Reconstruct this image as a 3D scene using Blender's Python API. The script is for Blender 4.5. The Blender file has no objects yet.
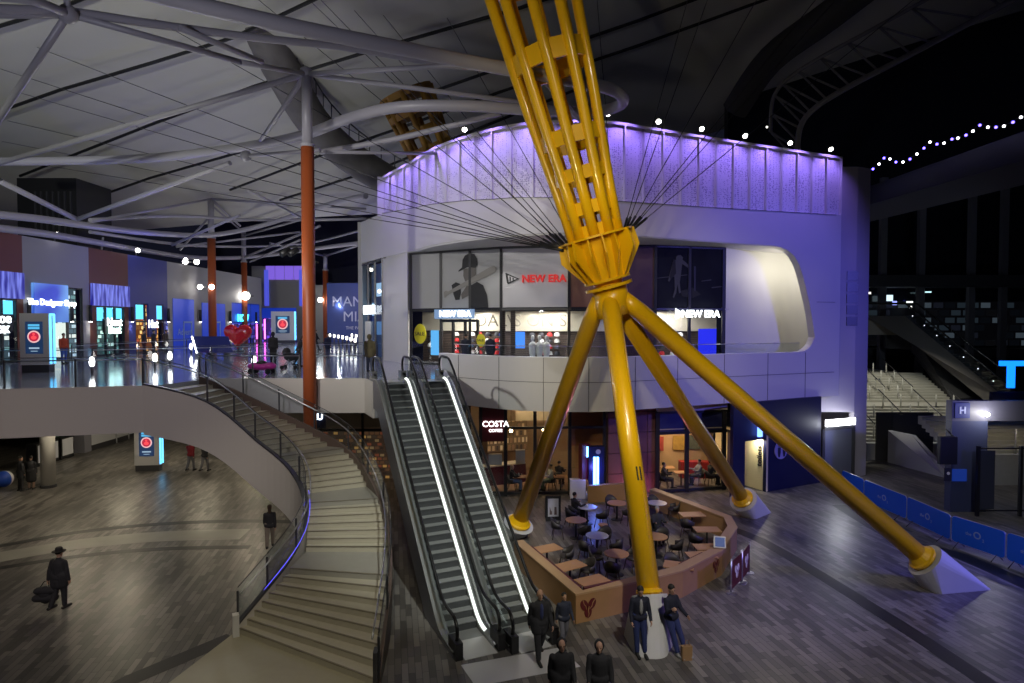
import bpy, bmesh, math, random
from mathutils import Vector as V, Matrix
R = random.Random(7)
SC = bpy.context.scene; COL = SC.collection
PI = math.pi
# ------------------------------------------------------------------ camera
CH, F = 8.5, 620.0
PITCH = math.atan(18.5/F)
cd = bpy.data.cameras.new('camera'); cam = bpy.data.objects.new('camera', cd); COL.objects.link(cam)
cd.sensor_width = 36; cd.lens = F/1024*36; cd.clip_end = 400
cam.location = (0, 0, CH); cam.rotation_euler = (PI/2-PITCH, 0, 0); SC.camera = cam
def ray(px, py):
    a, b = (px-512)/F, (341.5-py)/F
    return V((a, math.cos(PITCH)+b*math.sin(PITCH), -math.sin(PITCH)+b*math.cos(PITCH)))
def P(px, py, z=0.0):            # survey point on the level z
    d = ray(px, py); t = (z-CH)/d.z
    return V((d.x*t, d.y*t, z))
def D(px, py, Y):                # survey point at distance Y
    d = ray(px, py); t = Y/d.y
    return V((d.x*t, Y, CH+d.z*t))
Z1 = 6.2                         # upper floor
# ------------------------------------------------------------------ materials
MT = {}
def mat(name, col=(.5,.5,.5), rough=.5, metal=0, emit=None, es=1.0, alpha=1, noise=0, nscale=8, bump=0, coat=0, spec=.5):
    if name in MT: return MT[name]
    m = bpy.data.materials.new(name); m.use_nodes = True
    nt = m.node_tree; b = nt.nodes['Principled BSDF']
    b.inputs['Base Color'].default_value = (*col, 1)
    b.inputs['Roughness'].default_value = rough; b.inputs['Metallic'].default_value = metal
    b.inputs['Specular IOR Level'].default_value = spec
    if coat: b.inputs['Coat Weight'].default_value = coat; b.inputs['Coat Roughness'].default_value = .1
    if emit:
        b.inputs['Emission Color'].default_value = (*emit, 1); b.inputs['Emission Strength'].default_value = es
    if noise or bump:
        tc = nt.nodes.new('ShaderNodeTexCoord'); n = nt.nodes.new('ShaderNodeTexNoise')
        n.inputs['Scale'].default_value = nscale; n.inputs['Detail'].default_value = 5
        nt.links.new(tc.outputs['Object'], n.inputs['Vector'])
        if noise:
            mx = nt.nodes.new('ShaderNodeMix'); mx.data_type = 'RGBA'
            mx.inputs[6].default_value = (*[c*(1-noise) for c in col], 1); mx.inputs[7].default_value = (*[min(1, c*(1+noise)) for c in col], 1)
            nt.links.new(n.outputs['Fac'], mx.inputs[0]); nt.links.new(mx.outputs[2], b.inputs['Base Color'])
        if bump:
            bp = nt.nodes.new('ShaderNodeBump'); bp.inputs['Strength'].default_value = bump; bp.inputs['Distance'].default_value = .02
            nt.links.new(n.outputs['Fac'], bp.inputs['Height']); nt.links.new(bp.outputs['Normal'], b.inputs['Normal'])
    MT[name] = m; return m
def glass_mat(name, tint=(.85,.9,.95), refl=1.0, rough=.02):
    m = bpy.data.materials.new(name); m.use_nodes = True; nt = m.node_tree
    nt.nodes.remove(nt.nodes['Principled BSDF']); out = nt.nodes['Material Output']
    t = nt.nodes.new('ShaderNodeBsdfTransparent'); t.inputs[0].default_value = (*tint, 1)
    g = nt.nodes.new('ShaderNodeBsdfGlossy'); g.inputs['Roughness'].default_value = rough; g.inputs[0].default_value = (refl, refl, refl, 1)
    fr = nt.nodes.new('ShaderNodeFresnel'); ge = nt.nodes.new('ShaderNodeNewGeometry'); mr = nt.nodes.new('ShaderNodeMapRange'); mr.inputs[3].default_value = 1.5; mr.inputs[4].default_value = 1/1.5
    nt.links.new(ge.outputs['Backfacing'], mr.inputs[0]); nt.links.new(mr.outputs[0], fr.inputs[0])      # same reflection from either face of a thin pane
    mx = nt.nodes.new('ShaderNodeMixShader')
    nt.links.new(fr.outputs[0], mx.inputs[0]); nt.links.new(t.outputs[0], mx.inputs[1]); nt.links.new(g.outputs[0], mx.inputs[2])
    nt.links.new(mx.outputs[0], out.inputs[0]); MT[name] = m; return m
def paver_mat(name, c1, c2, mortar, lx, ly, ang, rough=.35, bias=0.0):
    m = mat(name, c1, rough); nt = m.node_tree; b = nt.nodes['Principled BSDF']
    tc = nt.nodes.new('ShaderNodeTexCoord'); mp = nt.nodes.new('ShaderNodeMapping'); mp.inputs['Rotation'].default_value = (0, 0, ang)
    br = nt.nodes.new('ShaderNodeTexBrick'); br.inputs['Scale'].default_value = 1
    br.inputs['Brick Width'].default_value = lx; br.inputs['Row Height'].default_value = ly
    br.inputs['Mortar Size'].default_value = .006; br.inputs['Color1'].default_value = (*c1, 1); br.inputs['Color2'].default_value = (*c2, 1)
    br.inputs['Mortar'].default_value = (*mortar, 1); br.inputs['Bias'].default_value = bias; br.offset = .37; br.offset_frequency = 2
    nt.links.new(tc.outputs['Object'], mp.inputs[0]); nt.links.new(mp.outputs[0], br.inputs['Vector'])
    n = nt.nodes.new('ShaderNodeTexNoise'); n.inputs['Scale'].default_value = .35; n.inputs['Detail'].default_value = 6
    nt.links.new(mp.outputs[0], n.inputs['Vector'])
    mx = nt.nodes.new('ShaderNodeMix'); mx.data_type = 'RGBA'; mx.blend_type = 'MULTIPLY'; mx.inputs[0].default_value = .55
    cr = nt.nodes.new('ShaderNodeValToRGB'); cr.color_ramp.elements[0].position = .3; cr.color_ramp.elements[1].position = .7
    cr.color_ramp.elements[0].color = (.45,.45,.45,1)
    nt.links.new(n.outputs['Fac'], cr.inputs[0]); nt.links.new(br.outputs['Color'], mx.inputs[6]); nt.links.new(cr.outputs[0], mx.inputs[7])
    nt.links.new(mx.outputs[2], b.inputs['Base Color'])
    mr = nt.nodes.new('ShaderNodeMapRange'); mr.inputs[3].default_value = rough*.75; mr.inputs[4].default_value = min(1, rough*1.4)
    nt.links.new(n.outputs['Fac'], mr.inputs[0]); nt.links.new(mr.outputs[0], b.inputs['Roughness'])
    return m
def goods_mat(name, cols, bw, bh, strength, ang=0):
    """lit shop-window display: rows of small lit goods"""
    m = mat(name, (.1,.1,.1), .6); nt = m.node_tree; b = nt.nodes['Principled BSDF']
    tc = nt.nodes.new('ShaderNodeTexCoord'); sp = nt.nodes.new('ShaderNodeSeparateXYZ'); cb = nt.nodes.new('ShaderNodeCombineXYZ')
    ad = nt.nodes.new('ShaderNodeMath'); nt.links.new(tc.outputs['Object'], sp.inputs[0])
    nt.links.new(sp.outputs[0], ad.inputs[0]); nt.links.new(sp.outputs[1], ad.inputs[1])
    nt.links.new(ad.outputs[0], cb.inputs[0]); nt.links.new(sp.outputs[2], cb.inputs[1])
    br = nt.nodes.new('ShaderNodeTexBrick'); br.inputs['Scale'].default_value = 1; br.inputs['Brick Width'].default_value = bw
    br.inputs['Row Height'].default_value = bh; br.inputs['Mortar Size'].default_value = bh*.16
    br.inputs['Color1'].default_value = (0,0,0,1); br.inputs['Color2'].default_value = (1,1,1,1); br.inputs['Mortar'].default_value = (0,0,0,1)
    nt.links.new(cb.outputs[0], br.inputs['Vector'])
    cr = nt.nodes.new('ShaderNodeValToRGB'); cr.color_ramp.interpolation = 'CONSTANT'
    while len(cr.color_ramp.elements) < len(cols): cr.color_ramp.elements.new(.5)
    for i, c in enumerate(cols):
        cr.color_ramp.elements[i].position = i/len(cols); cr.color_ramp.elements[i].color = (*c, 1)
    nt.links.new(br.outputs['Color'], cr.inputs[0])
    nt.links.new(cr.outputs[0], b.inputs['Base Color']); nt.links.new(cr.outputs[0], b.inputs['Emission Color'])
    b.inputs['Emission Strength'].default_value = strength
    return m
white = mat('white_cladding', (.62,.61,.60), .45, noise=.04, nscale=.6)
plaster = mat('plaster', (.5,.49,.47), .7, noise=.05, nscale=1)
yellow = mat('yellow_paint', (.88,.50,.006), .28, coat=.4, noise=.05, nscale=3)
steel = mat('brushed_steel', (.55,.56,.58), .28, 1)
dsteel = mat('dark_steel', (.09,.09,.1), .4, .6)
tubegrey = mat('grey_tube_paint', (.34,.33,.38), .4)
rust = mat('orange_paint', (.34,.075,.02), .45, noise=.1, nscale=2)
black = mat('black_metal', (.012,.012,.014), .45)
rubber = mat('black_rubber', (.01,.01,.011), .3)
glass = glass_mat('clear_glass')
shopglass = glass_mat('shop_glass', (.9,.93,.95), .6)
mallglass = glass_mat('mall_shop_glass', (.92,.94,.96), .5, .05)
escglass = glass_mat('escalator_glass', (.82,.88,.86), .6, .05)
concrete = mat('concrete', (.45,.45,.45), .7, noise=.08, nscale=4)
darkblue = mat('dark_blue_panel', (.007,.009,.05), .5, noise=.1, nscale=1)
maroon = mat('maroon_panel', (.09,.008,.014), .4)
def em(name, col, s): return mat(name, (.02,.02,.02), .6, emit=col, es=s)
ledwhite = em('lamp_white', (1,.97,.9), 14)
# ------------------------------------------------------------------ mesh builder
OFF = {}
class M:
    def __init__(s): s.v = []; s.f = []; s.mi = []; s.m = 0; s.sm = []; s.smooth = False
    def add(s, vs, fs):
        n = len(s.v); s.v += [V(x) for x in vs]
        for f in fs: s.f.append([n+i for i in f]); s.mi.append(s.m); s.sm.append(s.smooth)
        return s
    def frame(s, o, x, y, z, sx, sy, sz):      # box centred at o with half axes
        c = [o+x*(sx*a)+y*(sy*b)+z*(sz*d) for a in (-1,1) for b in (-1,1) for d in (-1,1)]
        return s.add(c, [(0,1,3,2),(4,6,7,5),(0,4,5,1),(2,3,7,6),(0,2,6,4),(1,5,7,3)])
    def box(s, c, size, rz=0):
        x = V((math.cos(rz), math.sin(rz), 0)); y = V((-math.sin(rz), math.cos(rz), 0))
        return s.frame(V(c), x, y, V((0,0,1)), size[0]/2, size[1]/2, size[2]/2)
    def bbox(s, lo, hi): return s.box([(a+b)/2 for a, b in zip(lo, hi)], [b-a for a, b in zip(lo, hi)])
    def beam(s, p, q, w, h, up=(0,0,1)):
        p, q = V(p), V(q); z = (q-p); L = z.length; z.normalize()
        x = V(up).cross(z)
        if x.length < 1e-4: x = V((1,0,0)).cross(z)
        x.normalize(); y = z.cross(x)
        return s.frame((p+q)/2, x, y, z, w/2, h/2, L/2)
    def tube(s, pts, r, n=8, close=False, cap=True):
        pts = [V(p) for p in pts]; k = len(pts); rs = r if isinstance(r, (list, tuple)) else [r]*k
        vs = []; prev = None
        for i, p in enumerate(pts):
            if close: t = pts[(i+1) % k]-pts[i-1]
            else: t = pts[min(i+1, k-1)]-pts[max(i-1, 0)]
            t.normalize()
            if prev is None:
                a = V((0,0,1)) if abs(t.z) < .9 else V((1,0,0))
                x = a.cross(t).normalized()
            else:
                x = prev-t*prev.dot(t)
                x = x.normalized() if x.length > 1e-6 else V((1,0,0)).cross(t).normalized()
            prev = x; y = t.cross(x)
            for j in range(n):
                a = 2*PI*j/n; vs.append(p+(x*math.cos(a)+y*math.sin(a))*rs[i])
        fs = []
        for i in range(k if close else k-1):
            i2 = (i+1) % k
            for j in range(n): fs.append((i*n+j, i*n+(j+1) % n, i2*n+(j+1) % n, i2*n+j))
        o = s.smooth; s.smooth = True; s.add(vs, fs); s.smooth = o
        if cap and not close:
            s.add(vs[:n], [list(range(n))[::-1]]); s.add(vs[-n:], [list(range(n))])
        return s
    def lathe(s, prof, c=(0,0,0), n=16, axis=None):
        c = V(c); z = V(axis).normalized() if axis is not None else V((0,0,1))
        x = (V((0,0,1)) if abs(z.z) < .9 else V((1,0,0))).cross(z).normalized(); y = z.cross(x)
        vs = [c+z*h+(x*math.cos(2*PI*j/n)+y*math.sin(2*PI*j/n))*max(r, 1e-4) for r, h in prof for j in range(n)]
        fs = [(i*n+j, i*n+(j+1) % n, (i+1)*n+(j+1) % n, (i+1)*n+j) for i in range(len(prof)-1) for j in range(n)]
        s.add(vs, fs)
        s.add(vs[:n], [list(range(n))[::-1]]); s.add(vs[-n:], [list(range(n))]); return s
    def prism(s, poly, z0, z1):
        n = len(poly); vs = [(p[0], p[1], z0) for p in poly]+[(p[0], p[1], z1) for p in poly]
        a = sum(poly[i][0]*poly[(i+1) % n][1]-poly[(i+1) % n][0]*poly[i][1] for i in range(n))
        t = list(range(n, 2*n)); b = list(range(n))[::-1]
        fs = [t, b]+[(i, (i+1) % n, n+(i+1) % n, n+i) for i in range(n)]
        if a < 0: fs = [f[::-1] for f in fs]
        return s.add(vs, fs)
    def plate(s, poly, nrm, th):     # any planar 3d polygon with thickness
        poly = [V(p) for p in poly]; n = len(poly); d = V(nrm).normalized()*th
        vs = poly+[p+d for p in poly]
        return s.add(vs, [list(range(n))[::-1], list(range(n, 2*n))]+[(i, (i+1) % n, n+(i+1) % n, n+i) for i in range(n)])
    def strip(s, a, b, th=None):       # wall between two polylines
        n = len(a); vs = [V(x) for x in a]+[V(x) for x in b]
        s.add(vs, [(i, i+1, n+i+1, n+i) for i in range(n-1)]); return s
    def ball(s, c, r, n=10, m=6):
        c = V(c); r = r if isinstance(r, (tuple, list, V)) else (r, r, r)
        vs = []
        for i in range(m+1):
            t = PI*i/m
            for j in range(n): vs.append((c.x+r[0]*math.sin(t)*math.cos(2*PI*j/n), c.y+r[1]*math.sin(t)*math.sin(2*PI*j/n), c.z-r[2]*math.cos(t)))
        o = s.smooth; s.smooth = True
        s.add(vs, [(i*n+j, i*n+(j+1) % n, (i+1)*n+(j+1) % n, (i+1)*n+j) for i in range(m) for j in range(n)]); s.smooth = o
        return s
    def mesh(s, name, mats):
        me = bpy.data.meshes.new(name); me.from_pydata([tuple(v) for v in s.v], [], s.f)
        for m in (mats if isinstance(mats, (list, tuple)) else [mats]): me.materials.append(m)
        me.polygons.foreach_set('material_index', s.mi); me.polygons.foreach_set('use_smooth', s.sm)
        bm = bmesh.new(); bm.from_mesh(me); bmesh.ops.remove_doubles(bm, verts=bm.verts, dist=1e-5)
        bmesh.ops.recalc_face_normals(bm, faces=bm.faces); bm.to_mesh(me); bm.free()
        return me
    def build(s, name, mats, parent=None, keep=False):
        if parent is not None: off = OFF[parent.name]
        elif keep: off = V((0,0,0))
        else:
            xs = [v.x for v in s.v]; ys = [v.y for v in s.v]; off = V(((min(xs)+max(xs))/2, (min(ys)+max(ys))/2, min(v.z for v in s.v)))
        s.v = [v-off for v in s.v]
        o = bpy.data.objects.new(name, s.mesh(name, mats)); COL.objects.link(o)
        if parent is not None: o.parent = parent
        else: o.location = off
        OFF[o.name] = off; return o
def tag(o, label=None, cat=None, group=None, kind=None):
    if label: o['label'] = label
    if cat: o['category'] = cat
    if group: o['group'] = group
    if kind: o['kind'] = kind
    return o
def thing(name, label, cat, loc=(0,0,0), group=None):
    o = bpy.data.objects.new(name, None); COL.objects.link(o); o.empty_display_size = .2
    o.location = loc; OFF[o.name] = V(loc); return tag(o, label, cat, group)
def struct(m, name, mats, label=None, keep=True):
    return tag(m.build(name, mats, keep=keep), label, None, None, 'structure')
def copy_tree(o, parent=None):
    c = o.copy(); COL.objects.link(c); c.parent = parent
    OFF[c.name] = OFF.get(o.name, V((0,0,0)))
    for ch in list(o.children): copy_tree(ch, c)
    return c
def place(proto, used, loc, rz=0, label=None, group=None):
    o = proto if not used else copy_tree(proto)
    used.append(1); o.location = loc; o.rotation_euler = (0,0,rz)
    if label: o['label'] = label
    if group: o['group'] = group
    return o
def text(name, s, size, o, x, up, m, parent=None, ext=.01, align='CENTER', bold=0):
    cu = bpy.data.curves.new(name, 'FONT'); cu.body = s; cu.size = size; cu.extrude = ext; cu.align_x = align; cu.align_y = 'CENTER'
    cu.offset = bold; cu.materials.append(m); cu.resolution_u = 3
    tmp = bpy.data.objects.new(name, cu); COL.objects.link(tmp); bpy.context.view_layer.update()
    me = bpy.data.meshes.new_from_object(tmp.evaluated_get(bpy.context.evaluated_depsgraph_get()))
    bpy.data.objects.remove(tmp); bpy.data.curves.remove(cu); me.name = name
    if not me.materials: me.materials.append(m)
    ob = bpy.data.objects.new(name, me); COL.objects.link(ob)
    x = V(x).normalized(); up = V(up).normalized(); z = x.cross(up)
    off = OFF[parent.name] if parent is not None else V((0,0,0))
    mt = Matrix((x, up, z)).transposed().to_4x4(); mt.translation = V(o)-off
    ob.matrix_basis = mt
    if parent is not None: ob.parent = parent
    OFF[ob.name] = off; return ob
def light(kind, name, loc, energy, col=(1,1,1), size=.2, to=None, spot=1.2, sy=None, blend=.5):
    d = bpy.data.lights.new(name, kind); d.energy = energy; d.color = col
    if kind == 'AREA':
        d.size = size
        if sy: d.shape = 'RECTANGLE'; d.size_y = sy
    elif kind != 'SUN': d.shadow_soft_size = size
    if kind == 'SPOT': d.spot_size = spot; d.spot_blend = blend
    o = bpy.data.objects.new(name, d); COL.objects.link(o); o.location = loc
    if to is not None: o.rotation_euler = (V(to)-V(loc)).to_track_quat('-Z', 'Y').to_euler()
    return o
def cr_spline(pts, n=6):
    pts = [V(p) for p in pts]; out = []
    for i in range(len(pts)-1):
        p0, p1, p2, p3 = pts[max(i-1,0)], pts[i], pts[i+1], pts[min(i+2, len(pts)-1)]
        for k in range(n):
            t = k/n
            out.append(.5*((2*p1)+(p2-p0)*t+(2*p0-5*p1+4*p2-p3)*t*t+(3*p1-p0-3*p2+p3)*t**3))
    out.append(pts[-1]); return out
def lerp(tab, x):
    if x <= tab[0][0]: return tab[0][1]
    for (a, va), (b, vb) in zip(tab, tab[1:]):
        if x <= b: return va+(vb-va)*(x-a)/(b-a)
    return tab[-1][1]
UP = V((0,0,1))
# ------------------------------------------------------------------ ground
EA = math.atan2(.42, .907)             # paving and escalators share this bearing
pav = paver_mat('paving', (.22,.205,.185), (.065,.06,.056), (.03,.03,.03), 0.75, .165, -(PI/2+.19), .34)
g = M(); g.box((0, 30, -.15), (130, 110, .3)); struct(g, 'floor', pav)
bandm = mat('dark_paving', (.014,.0135,.015), .45, noise=.2, nscale=3)
def band(name, pts, w):
    m = M(); pts = [V(p) for p in pts]; L, Rr = [], []
    for i, p in enumerate(pts):
        t = (pts[min(i+1, len(pts)-1)]-pts[max(i-1, 0)]).normalized(); n = V((-t.y, t.x, 0))
        L.append(p+n*w/2); Rr.append(p-n*w/2)
    for i in range(len(pts)-1):
        m.prism([L[i], Rr[i], Rr[i+1], L[i+1]], -.02, .004)
    struct(m, name, bandm)
band('trim_1', cr_spline([P(705,522), P(760,540), P(900,625), P(1040,720)], 4), .52)
band('trim_2', cr_spline([P(-60,557), P(0,546), P(80,532), P(160,524), P(240,521), P(300,522)], 4), .4)
band('trim_3', cr_spline([P(-60,578), P(0,568), P(80,556), P(160,549), P(250,547)], 4), .35)
bandl = mat('pale_paving', (.26,.255,.22), .4, noise=.15, nscale=2)
bandm, keep_ = bandl, bandm
band('trim_7', cr_spline([P(-60,567), P(0,557), P(80,544), P(160,536.5), P(245,534)], 4), 1.25)
bandm = keep_
band('trim_4', [P(60,720), P(130,680), P(232,637)], .55)
band('trim_5', cr_spline([P(840,505), P(900,540), P(960,556), P(1060,600)], 4), .75)
# pale landing at the stair foot
land = mat('terrazzo', (.34,.31,.22), .35, noise=.06, nscale=5)
m = M(); m.prism([V((-7.6,16.85,0)), P(160,690), P(130,760), P(390,775), V((-3.1,14.1,0)), V((-3.17,14.27,0)), V((-7.45,16.72,0))], -.02, .008); struct(m, 'floor_landing', land)
# ------------------------------------------------------------------ upper deck
SK = cr_spline([(-10.2,42,0), (-7.9,38,0), (-5.6,34.4,0), (-3.6,31.2,0), (-1.0,28.7,0), (1.24,27.6,0), (3.9,27.5,0), (6.4,28.5,0), (9,29.7,0), (13.1,31.5,0), (17.7,33.5,0)], 8)
def skin_y(x): return lerp([(p.x, p.y) for p in SK], x)
deckm = mat('polished_floor', (.30,.31,.34), .12, noise=.06, nscale=1)
inner = [p for p in SK if p.x > -3.4]
poly = [(-45,17.5), (-17.3,21), (-13.2,22.2), (-12.6,25.3), (-6.0,25.3), (-5.26,23.75), (-2.5,24.65), (-3.35,30.5)]+[(p.x, p.y+.15) for p in inner]+[(17.7,40), (6,46), (-9,48), (-9,100), (-45,100)]
m = M(); m.prism(poly, 4.85, Z1); struct(m, 'floor_upper', [deckm])
# white fascia along the deck edges
m = M()
def ribbon(m, pts, z0, z1, th=.08, side=1):
    pts = [V((p[0], p[1], 0)) for p in pts]; off = []
    for i, p in enumerate(pts):
        t = (pts[min(i+1, len(pts)-1)]-pts[max(i-1, 0)]).normalized(); off.append(p+V((t.y, -t.x, 0))*th*side)
    f0 = z0 if callable(z0) else (lambda i: z0); f1 = z1 if callable(z1) else (lambda i: z1)
    for i in range(len(pts)-1):
        vs = []
        for q, k in ((pts[i], i), (pts[i+1], i+1), (off[i+1], i+1), (off[i], i)): vs.append((q.x, q.y, f0(k)))
        for q, k in ((pts[i], i), (pts[i+1], i+1), (off[i+1], i+1), (off[i], i)): vs.append((q.x, q.y, f1(k)))
        m.add(vs, [(3,2,1,0), (4,5,6,7), (0,1,5,4), (1,2,6,5), (2,3,7,6), (3,0,4,7)])
    return off
ribbon(m, [(-45,17.5), (-17.3,21), (-13.2,22.2)], 4.58, 6.26)
ribbon(m, [(-12.6,25.3), (-6.0,25.3), (-5.3,23.85)], 4.83, 6.24)
ribbon(m, [(-2.5,24.65), (-3.35,30.4)], 4.83, 6.24)
struct(m, 'trim_6', mat('warm_white_plaster', (.52,.49,.45), .6))
# ------------------------------------------------------------------ staircase
RISE = Z1/37
K = {1: ((-7.45,16.7), (-3.17,14.25)), 8: ((-6.5,17.9), (-3.45,17.4)), 9: ((-6.45,19.2), (-3.78,19.2)), 15: ((-6.75,20.5), (-4.57,21.0)),
     16: ((-7.2,21.6), (-5.2,22.6)), 22: ((-8.4,22.25), (-6.4,23.75)), 23: ((-8.95,22.4), (-7.1,24.2)), 30: ((-10.25,22.5), (-9.6,24.5)), 35: ((-11.5,22.5), (-11.5,24.75)), 36: ((-12.3,22.42), (-12.0,24.85)), 37: ((-13.2,22.2), (-12.6,24.9))}
ks = sorted(K)
def nos(j, side):
    j = max(1, min(37, j))
    for a, b in zip(ks, ks[1:]):
        if a <= j <= b:
            t = (j-a)/(b-a); p, q = V((*K[a][side], 0)), V((*K[b][side], 0)); return p.lerp(q, t)
st = thing('staircase', 'wide curving stone staircase with glass balustrades sweeping up to the upper floor', 'staircase', (-5.3,15.5,0))
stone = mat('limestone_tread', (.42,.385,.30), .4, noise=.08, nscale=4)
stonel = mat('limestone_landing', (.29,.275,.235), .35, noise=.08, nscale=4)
nosem = mat('nosing_strip', (.2,.17,.12), .5)
for j in range(1, 37):
    a, b, c, d = nos(j,0), nos(j+1,0), nos(j+1,1), nos(j,1)
    z = j*RISE; m = M(); f = (b-a).normalized()*.03; h = (c-d).normalized()*.03
    m.prism([a, b+f, c+h, d], max(0, z-RISE-.12) if j > 1 else 0, z)
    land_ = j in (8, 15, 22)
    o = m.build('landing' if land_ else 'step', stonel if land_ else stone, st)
    m = M(); e = V((0,0,z+.002)); k1 = (b-a).normalized()*.05; k2 = (c-d).normalized()*.05
    m.add([a+e, d+e, d+k2+e, a+k1+e], [(0,1,2,3)]); m.add([a+e, d+e, d+e-V((0,0,.03)), a+e-V((0,0,.03))], [(0,1,2,3)])
    m.build('nosing', nosem, o)
zj = lambda t: max(0, min(Z1, t*RISE))
L_ = [nos(j,0) for j in range(1, 38)]; R_ = [nos(j,1) for j in range(1, 38)]
def smoothed(pts, it=3):
    pts = [V(p) for p in pts]
    for _ in range(it): pts = [pts[0]]+[(pts[i-1]+pts[i]*2+pts[i+1])/4 for i in range(1, len(pts)-1)]+[pts[-1]]
    return pts
Ls, Rs = smoothed(L_, 6), smoothed(R_, 6)
m = M(); ribbon(m, Ls, lambda i: max(0, zj(i+1)-1.7), lambda i: zj(i+1)+.09, .12, -1)
m.build('outer_stringer', MT['warm_white_plaster'], st)
m = M(); ribbon(m, Ls, lambda i: zj(i+1)+.09, lambda i: zj(i+1)+.15, .16, -1); m.build('outer_capping', dsteel, st)
m = M(); ribbon(m, Rs, lambda i: max(0, zj(i+1)-.75), lambda i: zj(i+1)+.16, .1, 1)
m.build('inner_stringer', mat('brown_stringer', (.12,.085,.07), .45), st)
m = M()
for i in range(36):
    a, b, c, d = [p.copy() for p in (Ls[i], Ls[i+1], Rs[i+1], Rs[i])]
    for p, k in ((a,i),(b,i+1),(c,i+1),(d,i)): p.z = max(0, zj(k+1)-(.55))
    if zj(i+1) > .9: m.add([a,b,c,d], [(0,1,2,3)])
m.build('soffit', plaster, st)
def rail_run(pts, zf, parent, side, post_every=4, h=1.08, hand=True, offs=.06, led=None):
    """glass panels, posts and handrail along a run"""
    pts = [V((p[0], p[1], 0)) for p in pts]; n = len(pts); q = []
    for i, p in enumerate(pts):
        t = (pts[min(i+1, n-1)]-pts[max(i-1, 0)]).normalized(); q.append(p+V((t.y, -t.x, 0))*offs*side)
    B = [V((p.x, p.y, zf(i))) for i, p in enumerate(q)]
    idx = list(range(0, n, post_every))
    if idx[-1] != n-1: idx.append(n-1)
    for a, b in zip(idx, idx[1:]):
        m = M()
        for i in range(a, b):
            m.add([B[i]+UP*.06, B[i+1]+UP*.06, B[i+1]+UP*h, B[i]+UP*h], [(0,1,2,3)])
        gp = m.build('glass_panel', glass, parent)
        m = M(); m.tube([B[i]+UP*(h+.01) for i in range(a, b+1)], .013, 5); m.build('glass_edge', dsteel, gp)
    for i in idx:
        m = M(); m.box((B[i].x, B[i].y, B[i].z+.5), (.05,.05,1.0)); m.build('post', dsteel, parent)
    if hand:
        m = M(); t = [pts[i]-(q[i]-pts[i])*1.5+UP*(zf(i)+.95) for i in range(n)]
        m.tube(t, .024, 8); m.build('handrail', steel, parent)
rail_run(Ls, lambda i: zj(i+1)+.02, st, -1, 4)
rail_run(Rs, lambda i: zj(i+1)+.02, st, 1, 4)
m = M(); p = Ls[0]; m.box((p.x-.05, p.y-.1, .3), (.16,.2,.6), .5); m.build('newel_block', white, st)
m = M(); p = Rs[0]; m.box((p.x, p.y-.05, .45), (.1,.3,.9), .1); m.build('newel_block', dsteel, st)
# glowing strip put in for the blue reflection along the outer rail
m = M(); m.tube([Ls[i]+V((.07,0,zj(i+1)+.33)) for i in range(3, 15)], .008, 5); m.build('light_strip', em('blue_rail_glow', (.12,.1,1), 2), st)
# ------------------------------------------------------------------ balustrades of the upper deck
def balustrade(label, pts, z=Z1, side=1, every=2.0, grp=None):
    pts = [V((p[0], p[1], 0)) for p in pts]; q = [pts[0]]
    for a, b in zip(pts, pts[1:]):
        n = max(1, round((b-a).length/every)); q += [a.lerp(b, k/n) for k in range(1, n+1)]
    t = thing('glass_balustrade', label, 'balustrade', (q[0].x, q[0].y, z), grp)
    rail_run(q, lambda i: z, t, side, 1, 1.05, True, .02)
    return t
balustrade('glass balustrade with steel rail along the white bridge edge at the far left', [(-30,19.6), (-17.3,21.1), (-13.3,22.3)], z=6.24)
balustrade('glass balustrade between the head of the curved stair and the orange column', [(-12.6,25.5), (-8.75,25.5)], z=6.2)
balustrade('glass balustrade right of the tall orange column beside the escalators', [(-8.5,25.5), (-6.15,25.5)], z=6.2)
balustrade('farther glass balustrade crossing the polished floor behind the red heart', [(-26,30), (-21,31), (-16.5,34), (-13,38), (-8.7,40)], every=2.5)
balustrade('glass balustrade in front of the blue hoarded shops at the far left', [(-25.6,36), (-25.8,46), (-25,60)], every=3)
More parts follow.
